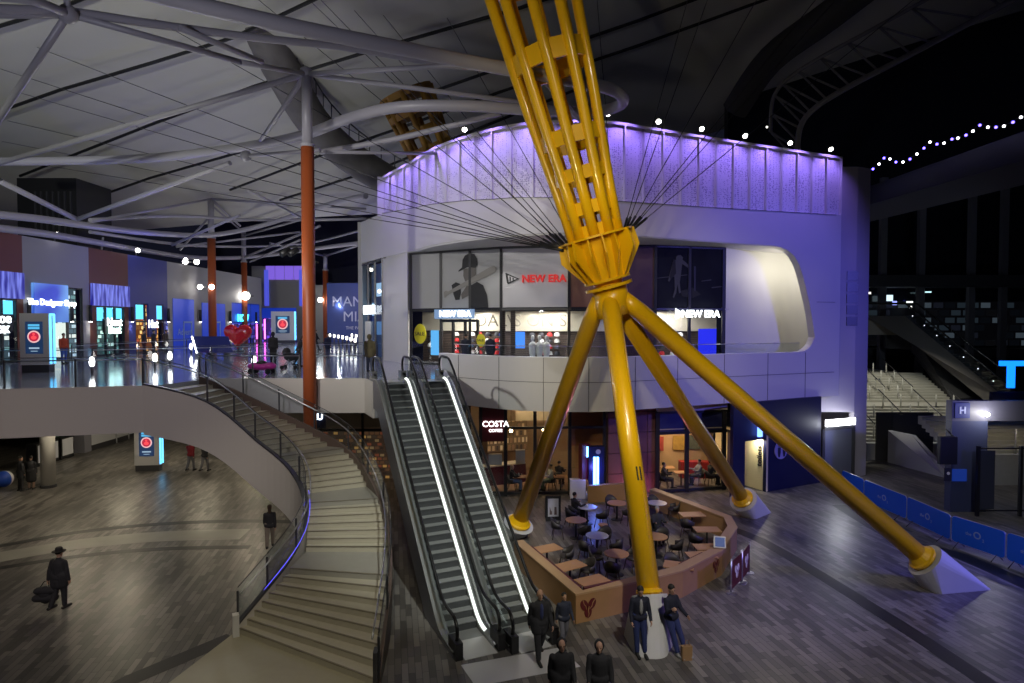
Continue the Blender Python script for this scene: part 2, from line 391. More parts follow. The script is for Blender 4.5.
# ------------------------------------------------------------------ escalators
stepm = mat('escalator_step', (.26,.275,.275), .35, .25)
stepd = mat('escalator_riser', (.075,.08,.085), .35, .3)
skirt = mat('skirt_steel', (.30,.31,.31), .25, .45)
trussm = mat('truss_panel', (.16,.16,.19), .4, .5)
ledesc = em('escalator_light', (.92,1,.93), 1.5)
def escalator(B, T, label):
    B, T = V(B), V(T); B.z = 0; d2 = V((T.x-B.x, T.y-B.y, 0)); L = d2.length; d = d2.normalized(); s = V((d.y, -d.x, 0))   # s points right
    t = thing('escalator', label, 'escalator', B, 'pair of escalators')
    N = 200; fl = .75
    zs = [0.0]
    us = [-1.0+(L+2.0)*i/N for i in range(N+1)]
    def slope(u):
        e = .9
        def sm(x): x = max(0, min(1, x)); return x*x*(3-2*x)
        return sm(u/e)*sm((L-u)/e)
    acc = [0]
    for a, b in zip(us, us[1:]): acc.append(acc[-1]+slope((a+b)/2)*(b-a))
    k = Z1/acc[-1]
    Z = [(u, a*k) for u, a in zip(us, acc)]
    zz = lambda u: lerp(Z, u)
    pt = lambda u, v, h: B+d*u+s*v+UP*(zz(u)+h)
    U = [-.75]+[L*i/40 for i in range(-2, 43)]+[L+.9]; U = sorted(set(U))
    # side cladding / truss
    m = M()
    lo = lambda u: max(-.02, zz(u)-1.0)
    for v0 in (-.70, .62):
        for a, b in zip(U, U[1:]):
            vs = []
            for u in (a, b):
                for v in (v0, v0+.08):
                    p = B+d*u+s*v; vs += [V((p.x, p.y, lo(u))), V((p.x, p.y, zz(u)+.1))]
            m.add(vs, [(0,1,5,4), (2,6,7,3), (0,4,6,2), (1,3,7,5), (0,2,3,1), (4,5,7,6)])
    for a, b in zip(U, U[1:]):
        if zz(a) > 1.0:
            m.add([B+d*a-s*.7+UP*lo(a), B+d*b-s*.7+UP*lo(b), B+d*b+s*.7+UP*lo(b), B+d*a+s*.7+UP*lo(a)], [(0,1,2,3)])
    m.build('truss_cladding', trussm, t)
    # steps
    n = 31
    lev = [i*Z1/n for i in range(n+1)]
    def u_at(z):
        a, b = 0, L
        for _ in range(40):
            c = (a+b)/2
            if zz(c) < z: a = c
            else: b = c
        return a
    ul = [u_at(z+Z1/n*.5) for z in lev[:-1]]+[L]
    for i in range(n):
        a, b = (0 if i == 0 else ul[i-1]), ul[i]
        m = M(); m.frame(B+d*((a+b)/2)+UP*(lev[i]+.004), s, d, UP, .425, (b-a)/2, .012)
        o = m.build('step', stepm, t)
        m = M(); m.frame(B+d*(b+.0)+UP*(lev[i]+Z1/n*.45), s, d, UP, .42, .01, Z1/n*.42); m.build('riser', stepd, o)
    for u0, u1, z in ((-.95, 0, 0), (L, L+.9, Z1)):
        m = M(); m.frame(B+d*((u0+u1)/2)+UP*(z+.006), s, d, UP, .44, (u1-u0)/2, .008); m.build('comb_plate', mat('landing_steel', (.62,.62,.62), .3, .35), t)
    # skirts, inner decking, balustrades, handrails on both sides
    for sd in (-1, 1):
        m = M(); a_ = [pt(u, sd*.43, -.03) for u in U]; b_ = [pt(u, sd*.435, .1) for u in U]; c_ = [pt(u, sd*.53, .17) for u in U]; e_ = [pt(u, sd*.70, .17) for u in U]
        m.strip(a_, b_); m.strip(b_, c_); m.strip(c_, e_); f_ = [pt(u, sd*.70, .08) for u in U]; m.strip(e_, f_)
        sk = m.build('skirt_decking', skirt, t)
        if sd == 1:
            m = M(); m.strip([pt(u, .452, .125) for u in U[3:-3]], [pt(u, .53, .187) for u in U[3:-3]]); m.build('light_strip', ledesc, sk)
        m = M(); G = [u for u in U if -.5 <= u <= L+.6]
        m.strip([pt(u, sd*.585, .17) for u in G], [pt(u, sd*.585, .93) for u in G]); m.build('glass_balustrade_panel', escglass, t)
        path = [pt(u, sd*.585, .97) for u in G]
        e0, e1 = path[0], path[-1]
        bot = [e0+d*(-.35*math.sin(a))+UP*(-.35+.35*math.cos(a)) for a in [PI*k/8 for k in range(8, 0, -1)]]
        top = [e1+d*(.35*math.sin(a))+UP*(-.35+.35*math.cos(a)) for a in [PI*k/8 for k in range(1, 9)]]
        m = M(); m.tube(bot+path+top, .048, 8); m.build('handrail', rubber, t)
        m = M(); m.strip([p-UP*.045 for p in path], [p-UP*.06+s*(-sd*.03) for p in path]); m.build('handrail_guide', steel, t)
        m = M(); m.frame(B-d*.62+s*(sd*.585)+UP*.22, s, d, UP, .1, .28, .22); m.build('newel_base', black, t)
        m = M(); m.frame(B+d*(L+.75)+s*(sd*.585)+UP*(Z1+.2), s, d, UP, .1, .25, .2); m.build('newel_base', skirt, t)
    return t
EB, ET = P(468.5,639.5), P(392.5,382.5,Z1); EB2, ET2 = P(521,633.5), P(431,381.7,Z1)
escalator(EB, ET, 'left escalator of the pair, next to the curved stone stair')
escalator(EB2, ET2, 'right escalator of the pair, next to the coffee terrace')
m = M(); q1, q2 = EB, EB2; dd = V((-.42,.907,0)).normalized(); ss = V((dd.y,-dd.x,0))
m.prism([q1-ss*.62-dd*2.1, q2+ss*.62-dd*2.1, q2+ss*.62-dd*1.1, q1-ss*.62-dd*1.1], -.02, .009); tag(m.build('landing_plate', MT['landing_steel']), 'polished steel plate in the floor at the foot of both escalators', 'floor plate')
# ------------------------------------------------------------------ the rounded white shop building
bl = thing('shop_building', 'rounded white two-storey shop building with a purple-lit perforated crown', 'building', (4,30,0))
def seam_z(x): return lerp([(-10.2,15.3), (-7.9,15.2), (-3.6,14.5), (-1,14.2), (4,13.9), (17.7,14.3)], x)
def zhi(x): return lerp([(-10.2,12.5), (13.2,12.42), (13.7,12.36), (14.2,12.22), (14.6,11.95), (14.9,11.55), (15.15,11.0), (15.35,10.4), (15.6,9.6), (15.8,8.8), (15.92,8.2), (15.97,7.9), (16.0,7.75)], x)
def zlo(x): return lerp([(-4,6.98), (14.8,6.98), (15.3,7.03), (15.6,7.17), (15.85,7.4), (16.0,7.75)], x)
XS = sorted(set([p.x for p in SK]+[12.2+.1*i for i in range(40)]+[-3.7]))
def sk(x, off=0):
    e = .05; t = V((2*e, skin_y(x+e)-skin_y(x-e), 0)).normalized(); return V((x, skin_y(x), 0))+V((-t.y, t.x, 0))*off
def shell(m, a, b, la, ha, lb, hb, th=.4, o0=0):
    vs = []
    for x, l, h in ((a,la,ha), (b,lb,hb)):
        for o in (o0, o0+th):
            p = sk(x, o); vs += [(p.x,p.y,l), (p.x,p.y,h)]
    m.add(vs, [(0,1,5,4), (2,6,7,3), (0,4,6,2), (1,3,7,5), (0,2,3,1), (4,5,7,6)])
m = M()
for a, b in zip(XS, XS[1:]):
    e = 1e-4
    if b <= 16.0:
        shell(m, a, b, zhi(a), seam_z(a), zhi(b), seam_z(b))
        if a >= -3.71: shell(m, a, b, 4.55, zlo(a), 4.55, zlo(b))
    else: shell(m, a, b, 4.55, seam_z(a), 4.55, seam_z(b))
m.build('shell', white, bl)
# panel joints of the cladding (thin dark seam strips)
m = M()
def joint_h(x0, x1, z):
    xs = [x for x in XS if x0 <= x <= x1]
    for a, b in zip(xs, xs[1:]): shell(m, a, b, z, z+.02, z, z+.02, .03, -.012)
joint_h(-3.7, 17.7, 5.85)
xs = [x for x in XS if x <= 17.7]
for a, b in zip(xs, xs[1:]): shell(m, a, b, seam_z(a)-.03, seam_z(a)+.0, seam_z(b)-.03, seam_z(b)+.0, .03, -.012)
for x in (-2.6,-.6,1.4,3.4,5.6,7.8,10.4,13,15.4): p = sk(x, 0); m.box((p.x,p.y,5.76), (.02,.03,2.4), math.atan2(skin_y(x+.1)-skin_y(x-.1), .2))
joint_h(16.05, 17.7, 9.6)
m.build('panel_joint', dsteel, bl)
# crown of perforated panels
perf = mat('perforated_panel', (.66,.64,.68), .45); nt = perf.node_tree
tc = nt.nodes.new('ShaderNodeTexCoord'); vo = nt.nodes.new('ShaderNodeTexVoronoi'); vo.inputs['Scale'].default_value = 11; vo.inputs['Randomness'].default_value = .55
n2 = nt.nodes.new('ShaderNodeTexNoise'); n2.inputs['Scale'].default_value = .9
ma = nt.nodes.new('ShaderNodeMath'); ma.operation = 'LESS_THAN'; mm = nt.nodes.new('ShaderNodeMath'); mm.operation = 'MULTIPLY'; mm.inputs[1].default_value = .62
nt.links.new(tc.outputs['Object'], vo.inputs['Vector']); nt.links.new(tc.outputs['Object'], n2.inputs['Vector']); nt.links.new(n2.outputs['Fac'], mm.inputs[0])
nt.links.new(vo.outputs['Distance'], ma.inputs[0]); nt.links.new(mm.outputs[0], ma.inputs[1])
mx = nt.nodes.new('ShaderNodeMix'); mx.data_type = 'RGBA'; mx.inputs[6].default_value = (.66,.64,.68,1); mx.inputs[7].default_value = (.30,.28,.36,1)
nt.links.new(ma.outputs[0], mx.inputs[0]); nt.links.new(mx.outputs[2], nt.nodes['Principled BSDF'].inputs['Base Color'])
ZT = 17.4
# walk the skin by arc length
arc = [(p, 0.0) for p in SK[:1]]
for p in SK[1:]: arc.append((p, arc[-1][1]+(p-arc[-1][0]).length))
def at_s(s):
    for (p, a), (q, b) in zip(arc, arc[1:]):
        if s <= b: return p.lerp(q, (s-a)/(b-a)).x
    return arc[-1][0].x
S0 = next(a for p, a in arc if p.x >= -7.95); S1 = arc[-1][1]
n = 30; cuts = [at_s(S0+(S1-S0)*i/n) for i in range(n+1)]
for i in range(n):
    m = M(); sub = [cuts[i]+(cuts[i+1]-cuts[i])*k/4 for k in range(5)]
    for a, b in zip(sub, sub[1:]): shell(m, a, b, seam_z(a), ZT-.12, seam_z(b), ZT-.12, .06, .16)
    m.build('crown_panel', perf, bl)
m = M()
for i in range(n+1):
    p = sk(cuts[i], .1); a = math.atan2(skin_y(cuts[i]+.1)-skin_y(cuts[i]-.1), .2)
    m.box((p.x, p.y, (seam_z(cuts[i])+ZT)/2), (.07,.16,ZT-seam_z(cuts[i])), a)
for i in range(n):
    sub = [cuts[i]+(cuts[i+1]-cuts[i])*k/4 for k in range(5)]
    for a, b in zip(sub, sub[1:]): shell(m, a, b, ZT-.12, ZT, ZT-.12, ZT, .35, -.02)
m.build('crown_frame', white, bl)
# flank behind the crown, roof, soffit, recess
m = M(); m.prism([(p.x,p.y+.5) for p in SK if p.x >= -8]+[(17.5,42),(-7.8,46)], 16.9, 17.0); m.build('roof', dsteel, bl)
m = M(); m.bbox((-8.2,38,15.0), (-7.8,46,ZT)); m.build('flank_wall', white, bl)
m = M(); m.bbox((-10.4,42,6.2), (-10.1,52,15.3)); m.build('flank_wall', plaster, bl)
SHOP = [V((-7.6,37.6,0)), V((-5.75,34.8,0)), V((-.62,31.85,0)), V((2.9,31.1,0)), V((7.1,31.1,0)), V((11.3,32.25,0))]
REC = cr_spline([(11.1,32.25,0), (12.6,33.5,0), (14.2,34.5,0), (15.5,34.8,0), (16.5,34.3,0), (16.9,33.5,0)], 6)
m = M(); m.prism([(p.x,p.y+.1) for p in SK if -7.6 <= p.x <= 16.6]+[(p.x, p.y) for p in (REC+[])[::-1]]+[(p.x,p.y) for p in SHOP[::-1][1:]], 12.4, 12.5); m.build('soffit', white, bl)
m = M(); m.smooth = True; m.strip([p+UP*6.2 for p in REC], [p+UP*12.45 for p in REC]); m.build('recess_wall', mat('cream_cladding', (.66,.65,.62), .5), bl)
# ---- left flank shop window (blue-lit) and white pier
lf = thing('side_shopfront', 'narrow blue-lit shop window on the left flank of the white building', 'shopfront', (-9,40,6.2))
e0, e1 = V((-10.2,42.2,0)), V((-8.0,38.4,0))
m = M(); ribbon(m, [e0+V((.5,1.2,0)), e1+V((.5,1.2,0))], 6.2, 12.5, .1, 1); m.build('display', goods_mat('blue_goods', [(.01,.02,.05),(.05,.12,.25),(.2,.35,.5),(.02,.03,.05),(.5,.6,.7)], .8, 1.3, 1.6), lf)
m = M()
for k in range(4):
    p = e0.lerp(e1, k/3); m.box((p.x,p.y,9.35), (.12,.12,6.3))
for z in (6.3, 9.1, 12.4): m.beam(e0+UP*z, e1+UP*z, .12, .12)
m.build('window_frame', dsteel, lf)
m = M(); m.strip([e0+UP*6.3, e1+UP*6.3], [e0+UP*12.4, e1+UP*12.4]); m.build('pane', shopglass, lf)
m = M(); p = e0.lerp(e1,.55)+V((-.25,-.2,0)); m.beam(p+(e0-e1).normalized()*.9+UP*9.35, p-(e0-e1).normalized()*1.2+UP*9.35, .12, .55); m.build('sign', em('sign_white', (.85,.93,1), 5), lf)
m = M(); p = e0.lerp(e1,.35); m.beam(p+UP*6.2, p+UP*8.6, .5, .4); m.build('mannequin_stand', white, lf)
m = M(); m.strip([e1+UP*6.2, SHOP[1]+V((-.1,0,0))+UP*6.2], [e1+UP*12.45, SHOP[1]+V((-.1,0,0))+UP*12.45]); m.prism([e1, SHOP[1]+V((-.1,0,0)), SHOP[1]+V((.1,.4,0)), e1+V((.3,.4,0))], 6.2, 12.45); m.build('pier', white, lf)
# ---- hat shop front behind the balcony
hs = thing('hat_shop', 'upper-floor cap shop with a baseball player poster over its doors', 'shopfront', (0,32,6.2))
ZM = 9.2
def wl(px, poly=SHOP):         # where the sight line through column px meets the shop front in plan
    k = (px-512)/F
    for a, b in zip(poly, poly[1:]):
        # a + t(b-a): x = k*y*(approx)
        den = (b.x-a.x)-k*(b.y-a.y)
        if abs(den) < 1e-9: continue
        t = (k*a.y-a.x)/den
        if -1e-6 <= t <= 1.0001: return a.lerp(b, t)
cols = [411, 441, 470, 501, 569, 612, 655, 689, 723]
PT = [wl(c) for c in cols]
PT = [p if p is not None else SHOP[1] for p in PT]
def panel(m, a, b, z0, z1, out=0.0, th=.04):
    t = (b-a).normalized(); nrm = V((t.y, -t.x, 0)); a_, b_ = a+nrm*out, b+nrm*out
    m.plate([a_+UP*z0, b_+UP*z0, b_+UP*z1, a_+UP*z1], -nrm, th)
fr = M()
for p in PT: fr.box((p.x,p.y,9.3), (.14,.16,6.2))
for a, b in zip(PT, PT[1:]):
    for z in (6.25, ZM, 12.35): fr.beam(a+UP*z, b+UP*z, .14, .12)
fr.build('window_frame', black, hs)
vinyl = mat('poster_grey', (.36,.36,.36), .5, noise=.08, nscale=.5); vinylw = mat('poster_pale', (.52,.51,.53), .5)
for i, mt in ((0,vinyl), (1,vinyl), (2,vinyl), (3,vinylw)):
    m = M(); panel(m, PT[i], PT[i+1], ZM+.1, 12.3); m.build('poster_panel', mt, hs)
for i, mt in ((4, mat('copper_panel', (.24,.12,.08), .4, .3, noise=.1, nscale=.7)), (5, mat('maroon_cladding', (.07,.03,.045), .45))):
    m = M(); panel(m, PT[i], PT[i+1], 6.25 if i == 5 else ZM+.1, 12.3); m.build('cladding_panel', mt, hs)
for i in (6,7):
    m = M(); panel(m, PT[i], PT[i+1], ZM+.1, 12.3); m.build('poster_panel', mat('poster_dark', (.012,.013,.02), .8, noise=.5, nscale=.8, spec=.1), hs)
# the ball player: flat printed figure on the poster
def onp(a, b, px, py, out=.03):
    t = (b-a).normalized(); nrm = V((t.y, -t.x, 0)); r = ray(px, py); o = a+nrm*out
    tt = (o.dot(nrm)-V((0,0,CH)).dot(nrm))/r.dot(nrm); return V((0,0,CH))+r*tt, nrm
ink = mat('poster_ink', (.018,.018,.02), .6); inkg = mat('poster_ink_grey', (.13,.12,.11), .6); inkl = mat('poster_ink_light', (.25,.24,.22), .6)
def zpt(x, y): return 350+x/4.016, 220+y/4.016       # survey sheet of the cap shop
def figure(name, m_, pts, i, out):
    a, b = PT[i], PT[i+1]; q = [onp(a, b, *zpt(*p), out) for p in pts]
    m = M(); m.plate([v for v, _ in q], q[0][1], .006); m.build(name, m_, hs)
# a and b panels share one plane from x441 to 501
figure('printed_cap', ink, [(452,160),(462,142),(482,133),(500,137),(510,155),(512,180),(505,192),(470,190),(452,200),(436,208),(436,203),(450,190)], 1, .034)
figure('printed_face', inkg, [(456,196),(505,190),(506,215),(500,235),(482,250),(462,245),(455,225)], 1, .032)
figure('printed_torso', ink, [(482,265),(510,248),(535,262),(550,300),(556,352),(478,352),(478,310)], 1, .03)
figure('printed_arm', ink, [(408,262),(425,250),(442,256),(446,290),(440,320),(424,322),(416,300)], 1, .03)
figure('printed_bat', inkl, [(376,290),(378,312),(384,312),(390,302),(572,216),(586,206),(588,190),(578,183),(560,190),(395,287),(385,284)], 1, .033)
figure('printed_bicep', inkg, [(446,300),(470,262),(484,270),(482,300),(450,318)], 1, .028)
# flag emblem and lettering of the shop
redneon = em('sign_red', (.9,.02,.02), .6)
figure('emblem', ink, [(624,214),(626,212),(680,236),(634,258),(630,252)], 3, .05)
figure('emblem_stripe', vinylw, [(634,222),(670,236),(638,250)], 3, .06)
figure('emblem_bar', ink, [(640,226),(646,229),(646,246),(641,248)], 3, .07)
figure('emblem_bar', ink, [(652,231),(658,233),(658,241),(653,243)], 3, .07)
t3 = (PT[4]-PT[3]).normalized()
v0, nn = onp(PT[3], PT[4], *zpt(778,236), .06)
wd = (onp(PT[3], PT[4], *zpt(866,238), .06)[0]-onp(PT[3], PT[4], *zpt(692,236), .06)[0]).length
text('sign_lettering', 'NEW ERA', wd*.235, v0, t3, UP, redneon, hs, .03, bold=.012)
# faint player on the dark poster
def zq(x, y): return 640+x/5.69, 240+y/5.69
def figq(name, m_, pts, i, out):
    a, b = PT[i], PT[i+1]; q = [onp(a, b, *zq(*p), out) for p in pts]
    m = M(); m.plate([v for v, _ in q], q[0][1], .006); m.build(name, m_, hs)
dim = mat('poster_ink_faint', (.03,.03,.035), .8, spec=.1); dim2 = mat('poster_ink_pale', (.07,.07,.08), .8, spec=.1)
figq('printed_player', dim2, [(205,96),(216,86),(232,86),(244,98),(242,112),(262,128),(290,160),(284,168),(256,146),(240,136),(236,170),(232,205),(226,240),(232,300),(222,304),(212,250),(206,300),(192,330),(186,324),(198,280),(196,215),(192,170),(178,215),(166,238),(160,232),(170,190),(180,150),(186,125),(204,112)], 6, .03)
figq('printed_shadow', dim, [(190,110),(200,110),(205,190),(175,225),(168,210)], 6, .034)
figq('printed_stand', ink, [(306,150),(318,150),(316,290),(308,290)], 7, .03)
figq('printed_line', dim2, [(88,216),(270,196),(270,200),(88,220)], 6, .028)
figq('printed_line', dim2, [(350,232),(405,224),(405,230),(350,236)], 7, .028)
figq('printed_line', dim2, [(408,268),(465,262),(465,268),(408,274)], 7, .028)
figq('printed_base', dim, [(230,290),(300,270),(345,310),(300,330),(240,320)], 6, .028)
# interior of the shop
m = M(); back = [p+V((.3,3.2,0)) for p in SHOP[1:]]
ribbon(m, back, 6.2, 9.15, .1, -1)
slat = mat('slatwall', (.14,.095,.075), .6); nt = slat.node_tree; wv = nt.nodes.new('ShaderNodeTexWave'); wv.bands_direction = 'Z'; wv.inputs['Scale'].default_value = 3.2
tc = nt.nodes.new('ShaderNodeTexCoord'); nt.links.new(tc.outputs['Object'], wv.inputs['Vector'])
mx = nt.nodes.new('ShaderNodeMix'); mx.data_type = 'RGBA'; mx.inputs[6].default_value = (.025,.018,.015,1); mx.inputs[7].default_value = (.11,.075,.06,1)
nt.links.new(wv.outputs['Fac'], mx.inputs[0]); nt.links.new(mx.outputs[2], nt.nodes['Principled BSDF'].inputs['Base Color'])
m.build('back_wall', slat, hs)
m = M(); ribbon(m, [p-V((.0,.25,0)) for p in back], 8.05, 9.15, .06, -1); m.build('lettered_frieze', mat('frieze_cream', (.6,.54,.42), .6), hs)
m = M(); m.prism([(p.x,p.y) for p in SHOP[1:]]+[(p.x,p.y) for p in back[::-1]], ZM+.0, ZM+.05); m.build('shop_ceiling', white, hs)
sh = M()
for c in (495, 503, 507): pass
for px in (503, 513):
    p = wl(px); sh.box((p.x,p.y+.25,7.7), (.25,.3,3.0))
sh.build('brick_pier', slat, hs)
ff = mat('frieze_letter', (.22,.19,.15), .6)
for s_, px in (('DALV', 492), ("'S ON SI", 537)):
    p = wl(px)+V((.2,2.6,0)); text('frieze_lettering', s_, .95, (p.x*1.07,p.y-.15,8.6), (1,-.12,0), UP, ff, hs, .02)
goods = [mat('goods_red', (.5,.02,.02), .6, emit=(.5,.02,.02), es=.25), mat('goods_white', (.6,.6,.58), .6), mat('goods_dark', (.03,.03,.04), .6), mat('goods_blue', (.02,.05,.3), .6)]
def cap_mesh(mt):
    m = M(); m.smooth = True; n = 12; prof = [(.001,.17), (.07,.16), (.115,.11), (.13,.04), (.13,0)]
    vs = [(r_*math.cos(2*PI*k/n), r_*math.sin(2*PI*k/n), z_) for r_, z_ in prof for k in range(n)]
    m.add(vs, [(a*n+k, a*n+(k+1) % n, (a+1)*n+(k+1) % n, (a+1)*n+k) for a in range(4) for k in range(n)])
    br = [(.11*math.cos(t), -.06-.16*abs(math.sin(t)), .005) for t in [PI*k/8 for k in range(9)]]
    m.add(br+[(x, y, .02) for x, y, z in br], [tuple(range(9))[::-1], tuple(range(9, 18))]+[(k, (k+1) % 9, 9+(k+1) % 9, 9+k) for k in range(9)])
    return m.mesh('cap', mt)
CM = [cap_mesh(g_) for g_ in goods]; cn_ = ('red', 'white', 'black', 'blue')
for px, kinds in ((421,(2,1,2,2)), (449,(0,0,0,1)), (466,(1,2,2,1)), (474,(0,0,1,0)), (483,(1,2,1,2)), (493,(0,0,0,2)), (498,(3,3,1,3)), (531,(2,1,2,2)), (541,(0,1,1,2)), (550,(1,0,2,0)), (558,(2,2,1,1)), (672,(0,2,1,0)), (684,(1,0,0,2)), (692,(2,1,2,1))):
    for r_, kx in enumerate(kinds):
        p = wl(px)+V((.15,2.75,0)); o = bpy.data.objects.new('cap', CM[kx]); COL.objects.link(o); o.location = (p.x, p.y, 6.75+.34*r_); o.scale = (1.25,1.25,1.25)
        tag(o, '%s cap hanging on the back wall display inside the cap shop' % cn_[kx], 'cap', '%s caps on the shop wall' % cn_[kx]); OFF[o.name] = V(o.location)
# entrance with doors and lit lettered sign box
a, b = wl(441.5), wl(478); t = (b-a).normalized(); nn = V((t.y,-t.x,0))
m = M(); 
for p, h in ((a,8.6),(a.lerp(b,.33),8.6),(a.lerp(b,.66),8.6),(b,8.6)): m.box((p.x,p.y,7.4)if True else p, (.12,.14,2.5), math.atan2(t.y,t.x))
m.beam(a+UP*8.62, b+UP*8.62, .16, .14); m.build('door_frame', black, hs)
sg = M(); sg.plate([wl(441)+nn*.5+UP*8.72, wl(480)+nn*.5+UP*8.72, wl(480)+nn*.5+UP*9.22, wl(441)+nn*.5+UP*9.22], nn, .1); sg.build('sign_box', mat('sign_box_face', (.1,.1,.1), .5, emit=(.3,.55,1), es=.45), hs)
text('sign_lettering', 'NEW ERA', .46, wl(462)+nn*.66+UP*8.97, t, UP, em('sign_glow', (.9,.97,1), 4), hs, .03, bold=.008)
a2, b2 = wl(668), wl(718); t2 = (b2-a2).normalized(); n2_ = V((t2.y,-t2.x,0))
text('sign_lettering', 'NEW ERA', .5, a2.lerp(b2,.56)+n2_*.4+UP*8.95, t2, UP, MT['sign_glow'], hs, .03, bold=.01)
m = M(); q = a2.lerp(b2,.06)+n2_*.4; m.plate([q+UP*8.68, q+UP*9.22, q+t2*.55+UP*8.95], n2_, .04); m.build('sign_emblem', MT['sign_glow'], hs)
# screens and notices in the window
m = M(); p, q = wl(431), wl(439); m.plate([p+UP*6.75-V((0,.05,0)), q+UP*6.75-V((0,.05,0)), q+UP*8.1-V((0,.05,0)), p+UP*8.1-V((0,.05,0))], V((0,-1,0)), .05); m.build('screen', em('screen_cyan', (.1,.45,.9), 1.0), hs)
m = M(); p, q = wl(513), wl(525); m.plate([p+UP*7.2+V((0,.3,0)), q+UP*7.2+V((0,.3,0)), q+UP*8.05+V((0,.3,0)), p+UP*8.05+V((0,.3,0))], V((0,-1,0)), .05); m.build('screen', em('screen_blue', (.05,.25,.9), 1.3), hs)
m = M(); p, q = wl(700), wl(718); m.plate([p+UP*6.3+V((0,.3,0)), q+UP*6.3+V((0,.3,0)), q+UP*8.2+V((0,.3,0)), p+UP*8.2+V((0,.3,0))], V((0,-1,0)), .05); m.build('display_wall', mat('blue_display', (.01,.01,.2), .5, emit=(.02,.03,.9), es=.9), hs)
yl = mat('sale_yellow', (.75,.68,.02), .5); 
for px, z, r in ((420.5,7.9,.48), (481,7.6,.3)):
    p = wl(px)+V((0,-.1,0)); m = M(); m.lathe([(r,0),(r,.03)], p+UP*z, 20, V((-.4,-1,0)) if px < 430 else V((-.3,-1,0)))
    for i, v in enumerate(m.v): m.v[i] = V((p.x+(v.x-p.x)*.8, v.y, z+(v.z-z)*1.15))
    o = m.build('sale_sticker', yl, hs)
    text('sticker_lettering', 'SALE', r*.6, p+V((-.03,-.12,0))+UP*z, (1,-.35,0), UP, ink, hs, .005)
# panes
m = M()
for i in range(8): m.add([PT[i]+UP*6.3, PT[i+1]+UP*6.3, PT[i+1]+UP*ZM, PT[i]+UP*ZM], [(0,1,2,3)])
m.build('pane', shopglass, hs)
# mannequins' torsos in the window
for px in (531, 538, 545):
    p = wl(px)+V((.1,.5,0)); m = M(); m.lathe([(.06,0),(.05,.5),(.13,.55),(.17,.75),(.19,1.05),(.2,1.2),(.12,1.3),(.05,1.33),(.05,1.4),(.09,1.5),(.08,1.62),(.02,1.68)], p+UP*6.2, 12); m.smooth = True
    m.build('mannequin', MT['goods_white'], hs)
# ---- glass rail on top of the parapet
gr = thing('parapet_glass_rail', 'low glass rail standing on the white curved balcony parapet', 'glass rail', (6,29,6.98))
xs = [x for x in XS if -3.3 <= x <= 15.2][::2]
for k in range(0, len(xs)-1, 3):
    seg = xs[k:k+4]; m = M()
    for a, b in zip(seg, seg[1:]):
        p, q = sk(a,.2), sk(b,.2); m.add([p+UP*6.98, q+UP*6.98, q+UP*7.45, p+UP*7.45], [(0,1,2,3)])
    o = m.build('glass_panel', glass, gr); m = M(); m.tube([sk(x,.2)+UP*7.46 for x in seg], .02, 6); m.build('rail', steel, o)
# ------------------------------------------------------------------ ground floor of the building
ZC = 5.0
cf = thing('coffee_shop', 'coffee shop with maroon sign panel and large lit windows below the white building', 'coffee shop', (0,31,0))
C0, C1 = P(468,496.5), P(606,494)
def cw(px): 
    k = (px-512)/F; den = (C1.x-C0.x)-k*(C1.y-C0.y); t = (k*C0.y-C0.x)/den; return C0.lerp(C1, t)
tc_ = (C1-C0).normalized(); nc = V((tc_.y,-tc_.x,0))
m = M(); a, b = cw(481), cw(505); panel(m, a, b, 2.7, ZC, .06, .2); m.build('sign_panel', maroon, cf)
text('sign_lettering', 'COSTA', .40, a.lerp(b,.6)+nc*.1+UP*3.56, tc_, UP, em('sign_letter_white', (1,1,1), 2.5), cf, .03, bold=.004)
text('sign_lettering', 'COFFEE', .19, a.lerp(b,.6)+nc*.1+UP*3.24, tc_, UP, MT['sign_letter_white'], cf, .02, bold=.004)
m = M(); panel(m, a, b, .0, 2.75, .0, .05)
fr = M()
for px in (469, 480.5, 505.5, 535, 570, 605): p = cw(px); fr.box((p.x,p.y,ZC/2), (.16,.16,ZC), math.atan2(tc_.y,tc_.x))
for z in (.12, 3.35, ZC-.05): fr.beam(cw(505)+UP*z, cw(605)+UP*z, .12, .12)
fr.beam(cw(480)+UP*.12, cw(505)+UP*.12, .12, .2); fr.beam(cw(480)+UP*2.75, cw(505)+UP*2.75, .1, .1)
fr.build('window_frame', black, cf)
m = M(); m.add([C0+UP*.1, C1+UP*.1, C1+UP*ZC, C0+UP*ZC], [(0,1,2,3)]); m.build('pane', shopglass, cf)
warmw = mat('cafe_wall', (.36,.26,.17), .7, noise=.1, nscale=1); cop = mat('copper_slats', (.36,.15,.06), .4, .2, noise=.15, nscale=2)
B0, B1 = C0+V((-.5,5.5,0)), C1+V((1.2,5.5,0))
m = M(); ribbon(m, [B0, B1], 0, ZC, .2, -1); m.build('back_wall', warmw, cf)
m = M(); m.prism([C0, C1, B1, B0], ZC, ZC+.1); m.build('cafe_ceiling', mat('cafe_ceiling', (.5,.42,.3), .8), cf)
m = M(); m.prism([C0+V((0,.12,0)), C1+V((0,.12,0)), B1, B0], .0, .02); m.build('cafe_floor', mat('cafe_floor', (.16,.1,.06), .5), cf)
m = M(); ribbon(m, [cw(512)+V((.2,2.6,0)), cw(562)+V((.2,2.6,0))], 3.3, ZC, .06, -1); m.build('bulkhead', mat('bulkhead_cream', (.55,.47,.33), .7), cf)
m = M(); ribbon(m, [cw(571)+V((.1,1.2,0)), cw(605)+V((.4,1.2,0))], 2.2, ZC, .06, -1); m.build('slatted_screen', cop, cf)
m = M(); a, b = cw(480)+V((0,1.6,0)), cw(527)+V((0,2.6,0)); ribbon(m, [a, b], 0.02, 1.0, .6, -1); m.build('counter', maroon, cf)
